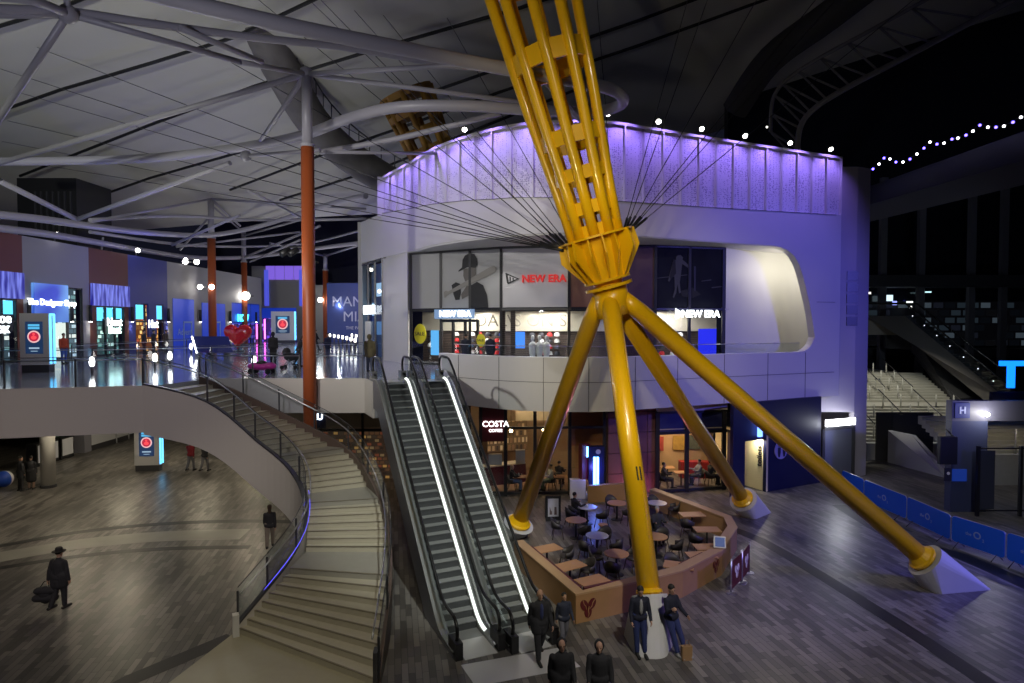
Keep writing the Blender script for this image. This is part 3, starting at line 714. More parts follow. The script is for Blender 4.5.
m = M(); ribbon(m, [a+V((0,-.04,0)), b+V((0,-.04,0))], 1.0, 1.06, .7, -1); m.build('counter_top', mat('counter_cream', (.55,.48,.36), .4), cf)
m = M(); m.box(tuple(cw(494)+V((0,2.2,1.35))), (.7,.4,.55)); m.box(tuple(cw(521)+V((0,2.5,1.4))), (.5,.4,.7)); m.build('coffee_machine', steel, cf)
m = M(); ribbon(m, [cw(484)+V((0,4.6,0)), cw(530)+V((0,5.2,0))], 1.2, 2.9, .1, -1); m.build('back_shelf', goods_mat('cafe_goods', [(.12,.07,.03),(.4,.25,.12),(.05,.03,.02),(.55,.4,.22),(.2,.1,.05)], .3, .4, .35), cf)
lampw = em('pendant_glow', (1,.72,.35), 25)
for px, dy, z in ((486,1.5,2.55), (498,1.5,2.55), (511,1.8,2.9), (546,2,2.9), (575,2,3.1), (590,1.4,3.2), (598,2.2,3.0)):
    p = cw(px)+V((0,dy,z)); m = M(); m.ball(p, .09, 8, 6); o = m.build('pendant_lamp', lampw, cf)
    m = M(); m.tube([p+UP*.08, V((p.x,p.y,ZC))], .01, 5); m.build('lamp_cord', black, o)
# cladding block right of the cafe windows
CL = [P(606,492), P(657,489)]; CL[0].y -= .5; CL[1].y -= .5
bk = thing('clad_pier', 'broad pier clad in pinkish metal panels right of the coffee windows', 'pier', ((CL[0].x+CL[1].x)/2, CL[0].y, 0))
pk = mat('pink_metal_panel', (.24,.12,.13), .38, .35, noise=.08, nscale=.6)
m = M(); m.prism([CL[0], CL[1], CL[1]+V((.3,3,0)), CL[0]+V((.2,3,0))], 0, 5.1); m.build('core', mat('pier_core', (.06,.03,.035), .6), bk)
for i in range(4):
    for k in range(5):
        a, b = CL[0].lerp(CL[1], i/4+.006), CL[0].lerp(CL[1], (i+1)/4-.006); m = M(); panel(m, a, b, k*1.02+.02, k*1.02+1.0, .05, .045); m.build('panel', pk, bk)
# white lower fascia over the right hand window
W0, W1 = P(657,493), P(726,489)
m = M(); ribbon(m, [W0+V((0,-.1,0)), W1+V((0,-.1,0))], 4.1, 5.0, .2, -1); m.build('fascia', white, bl)
rw = thing('restaurant_window', 'dark-framed restaurant window with diners between the pink pier and the blue wall', 'window', ((W0.x+W1.x)/2, W0.y, 0))
fr = M(); 
for t in (0, .42, .96): p = W0.lerp(W1, t); fr.box((p.x,p.y,2.05), (.2,.16,4.1))
for z in (.1, 3.0, 4.05): fr.beam(W0+UP*z, W1+UP*z, .12, .14)
fr.build('window_frame', black, rw)
m = M(); ribbon(m, [W0+V((0,.05,0)), W1+V((0,.05,0))], 3.05, 4.05, .05, -1); m.build('spandrel', mat('blue_spandrel', (.03,.035,.12), .4), rw)
m = M(); m.add([W0+UP*.1, W1+UP*.1, W1+UP*3, W0+UP*3], [(0,1,2,3)]); m.build('pane', shopglass, rw)
m = M(); ribbon(m, [W0+V((0,4,0)), W1+V((.6,4,0))], 0, 3.2, .1, -1); m.build('back_wall', mat('restaurant_wall', (.5,.33,.18), .7, noise=.3, nscale=.8), rw)
for k, (t, c) in enumerate(((.2,(.35,.05,.04)), (.55,(.4,.25,.05)), (.8,(.1,.12,.1)))):
    p = W0.lerp(W1, t)+V((.2,3.85,1.7)); m = M(); m.box(tuple(p), (.7,.05,.8)); m.build('picture', mat('picture_%d' % k, c, .6, noise=.4, nscale=5), rw)
m = M(); m.prism([W0, W1, W1+V((.6,4,0)), W0+V((0,4,0))], 3.15, 3.2); m.build('restaurant_ceiling', MT['cafe_ceiling'], rw)
m = M(); m.box(tuple(W0.lerp(W1,.75)+V((0,2.6,.45))), (1.6,.5,.9)); m.build('red_bench', mat('red_leather', (.3,.02,.02), .5), rw)
# dark blue wall with the restroom entrance
q2, q3 = P(768,493.5)+V((0,.25,0)), P(823,484)+V((0,.3,0)); dq = (q3-q2).normalized(); q0 = q2-dq*2.3; qa = q2-dq*1.5
q1 = q2+V((-.95,2.0,0)); qb = q1+(q1-q2)*.6
bw = M(); ribbon(bw, [q0, qa], 0, 4.6, .2, -1); ribbon(bw, [q2, q3], 0, 4.6, .2, -1); ribbon(bw, [qa, q2], 2.7, 4.6, .2, -1)
bw.plate([qa, qa+UP*2.7, qa+V((.1,2.5,2.7)), qa+V((.1,2.5,0))], (-1,0,0), .1); bw.prism([qa, q2, q2+V((-.6,3,0)), qa+V((0,3,0))], 2.7, 2.75)
struct(bw, 'wall_front', darkblue)
q1 = qb
rs = thing('restroom_screen', 'cream wall panel with upright lettering at the restroom entrance in the dark blue wall', 'wall panel', (q1.x,q1.y,0))
m = M(); panel(m, q1, q2, .02, 2.9, .0, .12); m.build('panel', mat('cream_paint', (.72,.62,.38), .6), rs)
t4 = (q2-q1).normalized(); n4 = V((t4.y,-t4.x,0))
text('lettering', 'toilets', .42, q1.lerp(q2,.88)+n4*.02+UP*1.75, UP, -t4, ink, rs, .005, bold=.01)
t5 = (q3-q2).normalized(); n5 = V((t5.y,-t5.x,0))
m = M(); p = q2.lerp(q3,.24)+n5*.03+UP*2.05; m.lathe([(.46,0),(.46,.05)], p, 24, n5); sgn = m.build('restroom_sign', mat('sign_violet', (.3,.28,.6), .5), None)
tag(sgn, 'round pale violet restroom sign with two figures on the dark blue wall', 'sign')
OFF[sgn.name] = V(sgn.location)
for sx in (-.18,.18):
    m = M(); c = p+n5*.07+t5*sx; m.lathe([(.075,0),(.075,.01)], c+UP*.26, 10, n5); m.plate([c+t5*-.1+UP*.15, c+t5*.1+UP*.15, c+t5*.1+UP*-.1, c+t5*.05-UP*.34, c+t5*-.05-UP*.34, c+t5*-.1-UP*.1], n5, .01); m.build('figure_pictogram', darkblue, sgn)
m = M(); p = qa.lerp(q2,.62)-V((0,.16,0))+UP*3.3; m.frame(p, t5, n5, UP, .12, .06, .42); o = m.build('restroom_projecting_sign', em('sign_blueglow', (.12,.25,1), 4)); tag(o, 'small glowing blue upright sign above the restroom entrance', 'sign')
# service door and the side block
r0, r1, r2 = P(823,481), P(853,477), P(865.5,475)
m = M(); ribbon(m, [r1, r2], 0, 17.0, .3, -1); ribbon(m, [r0+V((.15,.9,0)), r1+V((0,.0,0))], 3.6, 17.0, .2, -1); m.bbox((r2.x-.2,r2.y,0), (r2.x,r2.y+12,17.0)); struct(m, 'wall_right', mat('grey_lilac_wall', (.40,.38,.43), .6, noise=.05, nscale=.5))
dr = thing('service_door', 'wide grey service door under a bright strip light', 'door', (r0.x,r0.y,0))
m = M(); panel(m, r0+V((0,.1,0)), r1+V((0,.1,0)), 0, 2.75, 0, .1); m.build('door_leaf', mat('door_grey', (.12,.13,.2), .5), dr)
m = M()
for a in (r0, r1): m.box((a.x,a.y+.05,1.4), (.14,.16,2.8))
m.beam(r0+UP*2.8, r1+UP*2.8, .14, .16); m.build('door_frame', dsteel, dr)
m = M(); ribbon(m, [r0.lerp(r1,.03)+V((0,-.05,0)), r0.lerp(r1,.97)+V((0,-.05,0))], 2.95, 3.3, .12, 1); o = m.build('strip_light', em('strip_white', (.95,.97,1), 10)); tag(o, 'bright white strip light above the grey service door', 'light')
# louvre grilles on the side block
for k in range(5):
    p = r1.lerp(r2,.15)+V((-.35,-.06,0)); m = M(); m.box((p.x, p.y, 8.6+k*.62), (.6,.08,.5))
    o = m.build('wall_grille', dsteel); tag(o, 'dark square louvre on the lilac side wall, number %s from the bottom of the column' % ('one','two','three','four','five')[k], 'grille', 'louvres on the side wall')
# floodlights along the crown
for px in (461,606,657,703,745,787,825):
    k = (px-512)/F; x = min(XS, key=lambda x: abs(x/skin_y(x)-k)); p = sk(x, .1)
    t = thing('floodlight', 'x', 'floodlight', (p.x,p.y,ZT), 'floodlights on the crown')
    t['label'] = {461:'floodlight on the crown edge at the left end, above the white curve', 606:'brightest floodlight on the crown, right beside the yellow mast', 657:'first floodlight on the crown right of the yellow mast and its bright neighbour', 703:'third lamp from the mast along the crown rim', 745:'third floodlight from the right-hand end of the crown', 787:'last floodlight but one at the right end of the crown', 825:'floodlight at the right-hand corner of the crown'}[px]
    m = M(); m.tube([p+UP*ZT, p+UP*(ZT+.3)], .02, 6); m.build('bracket', dsteel, t)
    m = M(); m.lathe([(.07,-.12),(.13,.0),(.13,.14)], p+UP*(ZT+.34)+V((0,-.12,0)), 12, (0,-.8,-.6)); m.build('lamp_head', dsteel, t)
    m = M(); m.lathe([(.115,.145),(.09,.16)], p+UP*(ZT+.34)+V((0,-.12,0)), 12, (0,-.8,-.6)); m.build('lens', ledwhite, t)
# ------------------------------------------------------------------ yellow mast with its four legs
AP = D(606,292,21.0)
mst = thing('mast', 'tall yellow lattice mast standing on four splayed tubular legs', 'mast', (AP.x, AP.y, 0))
TIP = {'a': P(514,537), 'b': P(656,643), 'c': P(752,513), 'd': P(958,589)}
TOE = {'a': P(506,531), 'b': P(650,657), 'c': P(768,512), 'd': P(986,588)}
ATT = {'a': D(600,296,21.1), 'b': D(609,292,20.85), 'c': D(614,300,21.25), 'd': D(619,294,20.95)}
plint = mat('plinth_concrete', (.50,.50,.50), .65, noise=.05, nscale=2)
PL = {'a':'concrete cone under the far left yellow leg, behind the terrace corner', 'b':'pale concrete cone under the front yellow leg where two people lean', 'c':'concrete cone under the rear yellow leg by the restroom wall', 'd':'large concrete cone under the right yellow leg near the blue barriers'}
def hull(m, pts):
    bm = bmesh.new()
    for p in pts: bm.verts.new(p)
    r = bmesh.ops.convex_hull(bm, input=bm.verts); bm.verts.index_update()
    bm.verts.ensure_lookup_table(); used = sorted({v.index for f in bm.faces for v in f.verts}); mp = {k: i for i, k in enumerate(used)}
    m.add([bm.verts[k].co.copy() for k in used], [[mp[v.index] for v in f.verts] for f in bm.faces]); bm.free()
for k in TIP:
    tip, at = TIP[k], ATT[k]; ax = (at-tip).normalized(); L = (at-tip).length
    s0 = {'a':.7,'b':1.25,'c':1.15,'d':1.4}[k]
    base = tip+ax*s0
    m = M(); m.tube([base-ax*.1, base+ax*(L-s0-.9)], .31, 20); m.tube([base+ax*(L-s0-.9), at], [.31,.24], 20)
    leg = m.build('leg', yellow, mst)
    m = M(); m.lathe([(.31,.0),(.36,.0),(.36,.08),(.31,.12)] if k == 'b' else [(.31,.0),(.44,.0),(.46,.05),(.46,.1),(.4,.14),(.31,.3)], base-ax*.02, 24, ax); m.build('base_flange', yellow, leg)
    if k == 'b':
        nn = (at-tip); nn.z = 0; nn.normalize(); t = V((nn.y,-nn.x,0)); c = base+ax*3.2-nn*.0
        side = ax.cross(V((1,0,0))).normalized(); up = (UP-ax*UP.dot(ax)).normalized(); w = V((1,0,0))
        fr = -up if up.y > 0 else up; fr = (V((.35,-1,0))-ax*V((.35,-1,0)).dot(ax)).normalized(); w = ax.cross(fr).normalized()
        for sgn_ in (-1,1):
            q = c+fr*.312+w*(.055*sgn_); m = M(); m.frame(q, w, fr, ax, .022, .006, .2); m.build('stencilled_mark', ink, leg)
    # concrete cone: from the flange disc down to its toe on the floor
    x = UP.cross(ax).normalized(); y = ax.cross(x); rr = .6 if k != 'b' else .48
    c = base-ax*.06; pts = [c+(x*math.cos(a)+y*math.sin(a))*rr for a in [2*PI*i/28 for i in range(28)]]
    pts = [p if p.z > 0 else V((p.x,p.y,0)) for p in pts]
    toe = TOE[k]; out = (toe-V((c.x,c.y,0))).normalized(); sd = V((-out.y,out.x,0))
    foot = [toe+out*(.1*math.cos(a))+sd*(.16*math.sin(a)) for a in [2*PI*i/8 for i in range(8)]]
    if k == 'b': foot = [toe-out*.25+out*(.35*math.cos(a))+sd*(.45*math.sin(a)) for a in [2*PI*i/20 for i in range(20)]]
    gc = V((c.x,c.y,0))+out*.25; foot += [gc+(out*math.cos(a)*.3+sd*math.sin(a)*(.68 if k == 'b' else .5)) for a in [2*PI*i/24 for i in range(24)]]
    m = M(); hull(m, pts+foot); o = m.build('concrete_plinth', plint); tag(o, PL[k], 'plinth', 'plinths of the mast legs')
# cast node, hopper of fins and upper ring
N0, N1 = D(609,287,21.0), D(600,243,20.75)
TOPC = D(537,0,20.2); axis = (TOPC-N1).normalized()
x0 = V((1,0,0)); x0 = (x0-axis*x0.dot(axis)).normalized(); y0 = axis.cross(x0)
m = M(); m.smooth = True; m.lathe([(.5,-1.0),(.56,-.5),(.6,-.05)], N0, 20, axis); m.lathe([(.42,-1.0),(.5,-.6),(.55,.0)], N0-axis*.1, 16); m.smooth = False
m.lathe([(.62,-.02),(.8,-.02),(.8,.08),(.62,.08)], N0, 28, axis); m.lathe([(.5,.08),(.5,.22),(.78,.22),(.78,.3),(.5,.3)], N0, 28, axis)
node = m.build('node_casting', yellow, mst)
c1 = N0+axis*.3; c2 = N0+axis*1.75
for i in range(16):
    a = 2*PI*i/16; rd = x0*math.cos(a)+y0*math.sin(a); tg = axis.cross(rd)
    big = 1.36 if i % 2 == 0 else 1.2
    q = [c1+rd*.12, c1+rd*.76, c1+axis*.85+rd*(big), c2+rd*(big-.06), c2+rd*.12]
    m = M(); m.plate([p-tg*.02 for p in q], tg, .04); m.build('fin', yellow, node)
m = M(); m.lathe([(.95,0),(1.22,0),(1.22,.07),(.95,.07)], c2-axis*.05, 32, axis); m.build('ring_plate', yellow, mst)
m = M(); m.lathe([(.72,.0),(.9,1.4)], c1, 16, axis); m.build('inner_cone', yellow, node)
# lattice of ten chords
Lm = (TOPC-c2).length
def rad(s): return lerp([(0,.80),(1.15,.86),(4.5,1.17),(7.9,1.40),(16,1.85)], s)
def chord(a, s): return c2+axis*s+(x0*math.cos(a)+y0*math.sin(a))*rad(s)
LEN = Lm+7
NCH = 10
for i in range(NCH):
    a = 2*PI*(i+.2)/NCH
    m = M(); m.tube([chord(a, LEN*k/10) for k in range(11)], [.175]*11, 12); m.build('chord', yellow, mst)
for s, h in ((.15,.5), (.95,.42), (2.05,.42), (3.25,.5), (5.85,.62), (8.9,.8), (11.8,.8), (14.5,.8)):
    if s > LEN-.5: continue
    for i in range(NCH):
        a, b = 2*PI*(i+.2)/NCH, 2*PI*(i+1.2)/NCH
        p, q = chord(a, s), chord(b, s); mid = ((p+q)/2-(c2+axis*s)).normalized()
        m = M(); m.frame((p+q)/2, (q-p).normalized(), mid, axis, (q-p).length/2-.1, .05, h/2); m.build('hoop_plate', yellow, mst)
# stay cables fanning out from the node
cab = mat('cable', (.03,.03,.035), .4, .5)
def stay(end, a, r=.017, h=1.6):
    rd = x0*math.cos(a)+y0*math.sin(a); p = c1+axis*(h-.3)+rd*1.2; d = (end-p).normalized()
    m = M(); m.tube([p, p+d*.9], .05, 6); o = None; m.tube([p+d*.9, end], r, 5); m.build('stay_cable', cab, mst)
for px, py, Y, a in ((-120,30,42,2.9), (0,33,38,2.95), (0,87,42,3.05), (0,119,44,3.15), (0,141,46,3.2), (0,158,48,3.25), (121,0,36,2.85), (210,-40,34,2.75), (262,-60,32,2.6), (299,-10,34,2.5), (336,-10,36,2.45), (355,-20,38,2.3), (420,-30,40,2.1), (594,-40,34,1.4),
        (691,-12,36,.95), (725,-50,38,.8), (790,-60,34,.7), (880,-80,34,.55), (880,-50,36,.45), (1060,-120,36,.3)):
    e = D(px,py,Y); stay(e, a if e.x < N1.x else a*.6, .017)
# a second, distant mast in the gloom above the crown
fm = thing('mast', 'dim brown lattice base of a distant mast above the left end of the crown', 'mast', D(428,150,36))
fy = mat('dim_yellow', (.30,.16,.02), .6)  # yellow paint darkened, the gloom put into its colour
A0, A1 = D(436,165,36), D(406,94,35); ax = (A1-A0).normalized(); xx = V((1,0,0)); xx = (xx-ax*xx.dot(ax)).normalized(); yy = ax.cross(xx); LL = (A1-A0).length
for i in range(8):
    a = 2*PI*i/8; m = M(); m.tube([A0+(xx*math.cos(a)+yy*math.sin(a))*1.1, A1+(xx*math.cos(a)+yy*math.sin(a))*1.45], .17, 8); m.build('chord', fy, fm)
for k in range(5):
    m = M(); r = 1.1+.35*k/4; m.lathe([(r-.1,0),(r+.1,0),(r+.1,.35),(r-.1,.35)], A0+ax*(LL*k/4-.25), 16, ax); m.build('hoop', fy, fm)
# ------------------------------------------------------------------ tensioned fabric roof of the dome
def fabz(x, y):
    b = 33.0-.2*y-.0009*(x-10)**2
    return b+.35*max(0, x+2)  # right side lifted away from the lamps to leave it dark
fab = mat('fabric_roof', (.56,.55,.50), .75, noise=.08, nscale=.06)
m = M(); m.smooth = True; nx, ny = 70, 60; xs_ = [-85+170*i/nx for i in range(nx+1)]; ys_ = [-25+89*j/ny for j in range(ny+1)]
def sag(x, y):
    # panels billow between radial cables that run towards the centre of the dome
    a = math.atan2(y-55, x-90); w = abs(math.sin(a*16)); return -.45*(1-w)
m.add([(x, y, fabz(x,y)+sag(x,y)) for y in ys_ for x in xs_], [(j*(nx+1)+i, j*(nx+1)+i+1, (j+1)*(nx+1)+i+1, (j+1)*(nx+1)+i) for j in range(ny) for i in range(nx)])
ce = struct(m, 'ceiling', fab)
def on_fab(px, py, d=.3):
    r = ray(px, py); lo, hi = 1, 200
    for _ in range(60):
        t = (lo+hi)/2; p = V((0,0,CH))+r*t
        if p.z < fabz(p.x,p.y)-d: lo = t
        else: hi = t
    return V((0,0,CH))+r*lo
dk = mat('roof_cable', (.012,.012,.014), .6)
RL = [[(-25,120),(60,90),(155,62),(235,37),(330,-8)], [(-20,32),(60,8),(140,-25)], [(20,176),(150,125),(255,86),(380,48),(520,8),(600,-20)], [(60,210),(150,178),(290,138),(420,96),(500,68),(640,20),(760,-25)],
      [(230,190),(330,152),(400,128),(500,92),(640,45),(820,-20)], [(280,200),(390,165),(470,132),(600,80)]]
for i, pl in enumerate(RL):
    m = M(); m.tube([on_fab(p[0]+(q[0]-p[0])*k/8, p[1]+(q[1]-p[1])*k/8, 1.0) for p, q in zip(pl, pl[1:]) for k in range(9) if k < 8 or q is pl[-1]], .1, 6); m.build('roof_cable', dk, ce)
# ------------------------------------------------------------------ steel umbrella canopy above the stair
cn = thing('canopy_frame', 'large looped canopy of pale steel tubes on the tallest orange column above the stair', 'canopy', D(305,80,25.3))
ZK = 17.0
loop = [P(-60,-55,ZK) if 0 else D(-60,-60,14.5), P(60,-34,ZK), P(170,-2,ZK), P(300,28,ZK), P(400,48,ZK), P(470,62,ZK), P(540,75,ZK), P(600,86,ZK), P(622,96,ZK), P(618,106,ZK), P(590,112,ZK), P(530,110,ZK), P(470,106,ZK), P(400,107,ZK), P(350,118,ZK), P(300,136,ZK), P(230,149,ZK), P(150,158,ZK), P(60,161,ZK), P(-40,162,ZK)]
lp = cr_spline(loop, 5)
m = M(); m.tube(lp, .22, 14); m.build('ring_tube', tubegrey, cn)
m = M(); m.tube(cr_spline([D(-30,8,16), D(70,12,17.5), D(140,22,18.5), D(250,37,20), D(350,48,21.3), D(450,65,22.3), D(520,70,23)], 5), .12, 10); m.build('inner_tube', tubegrey, cn)
PT_ = D(306,74,24.98)
def strut(a, b, r=.13, par=cn, nm='strut'):
    m = M(); m.tube([a, b], r*.72, 10); return m.build(nm, tubegrey, par)
J1 = D(68,14,17.4)
strut(J1, D(240,62,21)), strut(D(240,62,21), PT_), strut(PT_, P(480,64,ZK)), strut(PT_, D(520,102,25.2)), strut(PT_, D(0,163,29), .16), strut(PT_, P(258,145,ZK), .14)
strut(J1, D(-5,125,20), .14), strut(J1, D(66,-15,17), .12), strut(J1, D(-20,14,16.5), .16)
m = M(); m.tube(cr_spline([D(-20,-5,15.5), D(30,0,16), J1], 4), .12, 10); m.build('strut', tubegrey, cn)
m = M(); m.tube(cr_spline([P(320,152,16.2), D(400,138,27.5), D(500,113,26)], 4), .12, 10); m.build('lower_tube', tubegrey, cn)
strut(D(246,156,29), D(320,150,27.2), .12); strut(D(-5,100,21), D(-5,180,30), .13)
strut(D(325,152,26), D(470,154,34), .1)
strut(P(540,76,ZK), D(585,125,24), .14); strut(D(180,28,18.6), D(262,62,21.5), .13)
for px, py, Y in ((68,14,17.4), (306,73,24.98), (246,156,29)):
    m = M(); m.ball(D(px,py,Y), .26, 10, 8); m.build('node', tubegrey, cn)
# column of that canopy
def column(label, px, y0, ymid, Y, zb, r):
    a, b = D(px,y0,Y), D(px+.4,ymid,Y); base = V((b.x, b.y, zb))
    t = thing('steel_column', label, 'column', base, 'orange canopy columns')
    m = M(); m.tube([base, V((b.x,b.y,b.z))], r, 18); m.build('shaft', rust, t)
    m = M(); m.tube([V((b.x,b.y,b.z)), V((b.x,b.y,a.z))], r*.78, 16); m.build('top_section', tubegrey, t)
    m = M(); m.lathe([(r*1.02,-.06),(r*1.1,-.06),(r*1.1,.06),(r*1.02,.06)], b, 18); m.build('collar', tubegrey, t)
    if zb > 1: m = M(); m.lathe([(r*1.5,0),(r*1.5,.05),(r,.06)], base, 18); m.build('base_plate', dsteel, t)
    return t
column('tallest orange column, standing between the curved stair and the escalators', 307, 74, 146, 24.98, 0, .26)
column('orange column beside the blue lectern screen, left of the red heart', 211, 200, 238, 56, Z1, .34)
column('slimmer orange column directly behind the red heart', 243.5, 232, 262, 66, Z1, .3)
column('most distant orange column, close to the white building corner', 325, 254, 270, 74, Z1, .32)
# ------------------------------------------------------------------ second canopy farther back
c2n = thing('canopy_frame', 'farther lower canopy of grey steel tubes above the shopfronts at the left', 'canopy', D(211,230,56))
def curve_tube(pts, r, par, nm='ring_tube'):
    m = M(); m.tube(cr_spline([D(*p) for p in pts], 5), r*.8, 10); m.build(nm, tubegrey, par)
curve_tube([(-30,212,30), (40,219,34), (90,226,38), (150,233,45), (211,235,54), (260,226,58), (310,210,56), (345,200,52), (366,196,48)], .26, c2n)
curve_tube([(-20,226,32), (60,236,38), (140,250,50), (200,258,60), (260,256,68), (320,248,66), (360,243,60)], .26, c2n)
curve_tube([(90,220,40), (180,216,50), (260,220,58), (366,219,60)], .16, c2n, 'inner_tube')
curve_tube([(90,232,44), (200,246,60), (300,244,70), (362,230,66)], .16, c2n, 'inner_tube')
for a, b, r in (((0,181,30),(76,219,36),.2), ((78,219,36),(230,163,31),.17), ((90,222,40),(211,199,56),.14), ((211,199,56),(366,209,56),.15), ((211,199,56),(240,226,60),.16), ((172,245,50),(240,215,48),.15), ((248,190,34),(310,222,44),.1),
        ((176,247,55),(300,232,62),.14), ((243,232,66),(211,205,56),.12), ((243,258,66),(320,226,60),.16), ((243,236,66),(300,220,62),.14), ((325,256,74),(366,243,64),.16), ((325,256,74),(270,243,66),.16), ((211,215,56),(180,250,58),.14), ((250,262,66),(300,240,60),.14)):
    strut(D(*a), D(*b), r, c2n)
strut(D(100,264,50), D(103,238,46), .1, c2n, 'hanger')
# ------------------------------------------------------------------ dark truss arch (service duct) across the roof
ar = thing('roof_duct', 'long dark ribbed duct sweeping down across the fabric roof behind the canopy', 'duct', D(310,120,36))
pts = cr_spline([D(222,-40,33), D(258,20,36), D(285,75,39), D(320,130,43), D(370,170,47), D(440,205,52), D(480,215,56)], 5)
m = M(); m.tube(pts, [1.15]*len(pts), 14); m.build('duct_skin', mat('duct_grey', (.16,.15,.15), .8, noise=.35, nscale=1.2), ar)
m = M(); q = [p+V((1.0,-.7,.6)) for p in pts]; m.tube([p+UP*.9 for p in q], .05, 6)
for i in range(0, len(q)): m.tube([q[i], q[i]+UP*.9], .04, 5)
m.build('walkway_rail', dsteel, ar)
# dark gable and plant behind the shop roofs
for i, (x0_, y0_, x1_, y1_, Y, l) in enumerate(((18,178,76,234,46,'dark louvred plant tower rising behind the left shopfronts'),)):
    t = thing('plant_tower', l, 'tower', D(47,234,Y)); a, b = D(x0_,y1_,Y), D(x1_,y0_,Y)
    m = M(); m.bbox((a.x,Y,a.z-3), (b.x,Y+4,b.z)); m.build('casing', black, t)
    for k in range(7):
        xx_ = a.x+(b.x-a.x)*(.3+.1*k); m = M(); m.bbox((xx_,Y-.1,a.z), (xx_+.1,Y,b.z-1)); m.build('louvre', dsteel, t)
# dark arched truss at the upper right
dt = thing('roof_truss', 'barely lit arched steel truss in the dark above the right-hand buildings', 'truss', D(860,60,60))
dtm = mat('truss_grey', (.2,.2,.23), .6)
arcp = cr_spline([D(797,160,46), D(800,128,45), D(815,108,44), D(850,86,43), D(900,60,42), D(960,28,41), D(1060,-25,39)], 5)
m = M(); m.tube(arcp, .2, 8); m.build('lower_chord', dtm, dt)
up2 = [p+V((-1.4,1.4,2.5)) for p in arcp]; m = M(); m.tube(up2, .14, 8); m.build('upper_chord', dtm, dt)
m = M()
for i in range(0, len(arcp)-2, 3): m.tube([arcp[i], up2[i]], .08, 5); m.tube([up2[i], arcp[i+2]], .08, 5)
m.build('web', dtm, dt)
bandp = cr_spline([D(735,110,50), D(770,60,47), D(830,15,44), D(900,-40,41)], 5)
d2 = M(); d2.tube(bandp, 1.05, 12); o = d2.build('roof_duct', mat('duct_dark', (.05,.05,.055), .8)); tag(o, 'dark duct sweeping up to the right behind the crown floodlights', 'duct')
# ------------------------------------------------------------------ upper-floor shops along the left
WX = -28.6; WT = 13.6
def wy(px): return 28.6*F/(512-px)
def wbox(m, y0, y1, z0, z1, out=0.0, th=.2): m.bbox((WX-th+out, y0, z0), (WX+out, y1, z1))
cuts_ = [-40, 24, 90, 129, 168, 197, 228, 262]
Y_ = [wy(c) for c in cuts_]
greyw = mat('shop_wall_grey', (.27,.27,.28), .6); rustw = mat('shop_wall_rust', (.13,.035,.02), .6, noise=.1, nscale=.7); bluew = mat('shop_wall_blue', (.025,.035,.22), .55, noise=.1, nscale=.6)
frit = mat('blue_ribbed_light', (.02,.02,.1), .5); nt = frit.node_tree; b = nt.nodes['Principled BSDF']
tc = nt.nodes.new('ShaderNodeTexCoord'); sp = nt.nodes.new('ShaderNodeSeparateXYZ'); ns = nt.nodes.new('ShaderNodeTexNoise'); ns.inputs['Scale'].default_value = 5
mp = nt.nodes.new('ShaderNodeMapping'); mp.inputs['Scale'].default_value = (1,1,.12); nt.links.new(tc.outputs['Object'], mp.inputs[0]); nt.links.new(mp.outputs[0], ns.inputs['Vector'])
cr = nt.nodes.new('ShaderNodeValToRGB'); cr.color_ramp.elements[0].position = .35; cr.color_ramp.elements[0].color = (.01,.01,.25,1); cr.color_ramp.elements[1].position = .7; cr.color_ramp.elements[1].color = (.25,.3,1,1)
nt.links.new(ns.outputs['Fac'], cr.inputs[0]); nt.links.new(cr.outputs[0], b.inputs['Emission Color']); b.inputs['Emission Strength'].default_value = .9
cyan = em('screen_cyan_bright', (.12,.65,1), 1.8); bluev = mat('blue_vinyl', (.02,.05,.35), .4, emit=(.01,.05,.6), es=.45, noise=.3, nscale=.5)
bright = em('sign_bright', (.9,.97,1), 3.5)
labels = ['rust-topped shopfront at the far left edge with a ribbed blue light band', 'grey shopfront with a big glowing blue screen above its door', 'rust-topped shopfront with ribbed blue band and a green-white sign', 'dark blue shopfront with warm orange window and a small white sign',
          'shop hidden by glowing blue hoarding with pale lettering', 'blue hoarded shop directly behind the orange column', 'blue-lit shopfront with a bright cyan sign beside the red heart']
goodsA = goods_mat('goods_pale', [(.03,.05,.06),(.35,.45,.5),(.06,.1,.12),(.55,.6,.55),(.1,.2,.2)], .5, .32, 1.6)
goodsG = goods_mat('goods_green', [(.02,.04,.04),(.15,.35,.3),(.03,.08,.07),(.5,.7,.6),(.05,.1,.1)], .45, .3, 1.6)
goodsO = goods_mat('goods_orange', [(.1,.03,.005),(.7,.35,.08),(.4,.06,.02),(.8,.55,.2),(.15,.06,.02)], .4, .35, 1.5)
goodsP = goods_mat('goods_violet', [(.01,.01,.08),(.1,.05,.5),(.02,.02,.2),(.3,.2,.7),(.01,.01,.05)], .5, .5, 1.2)
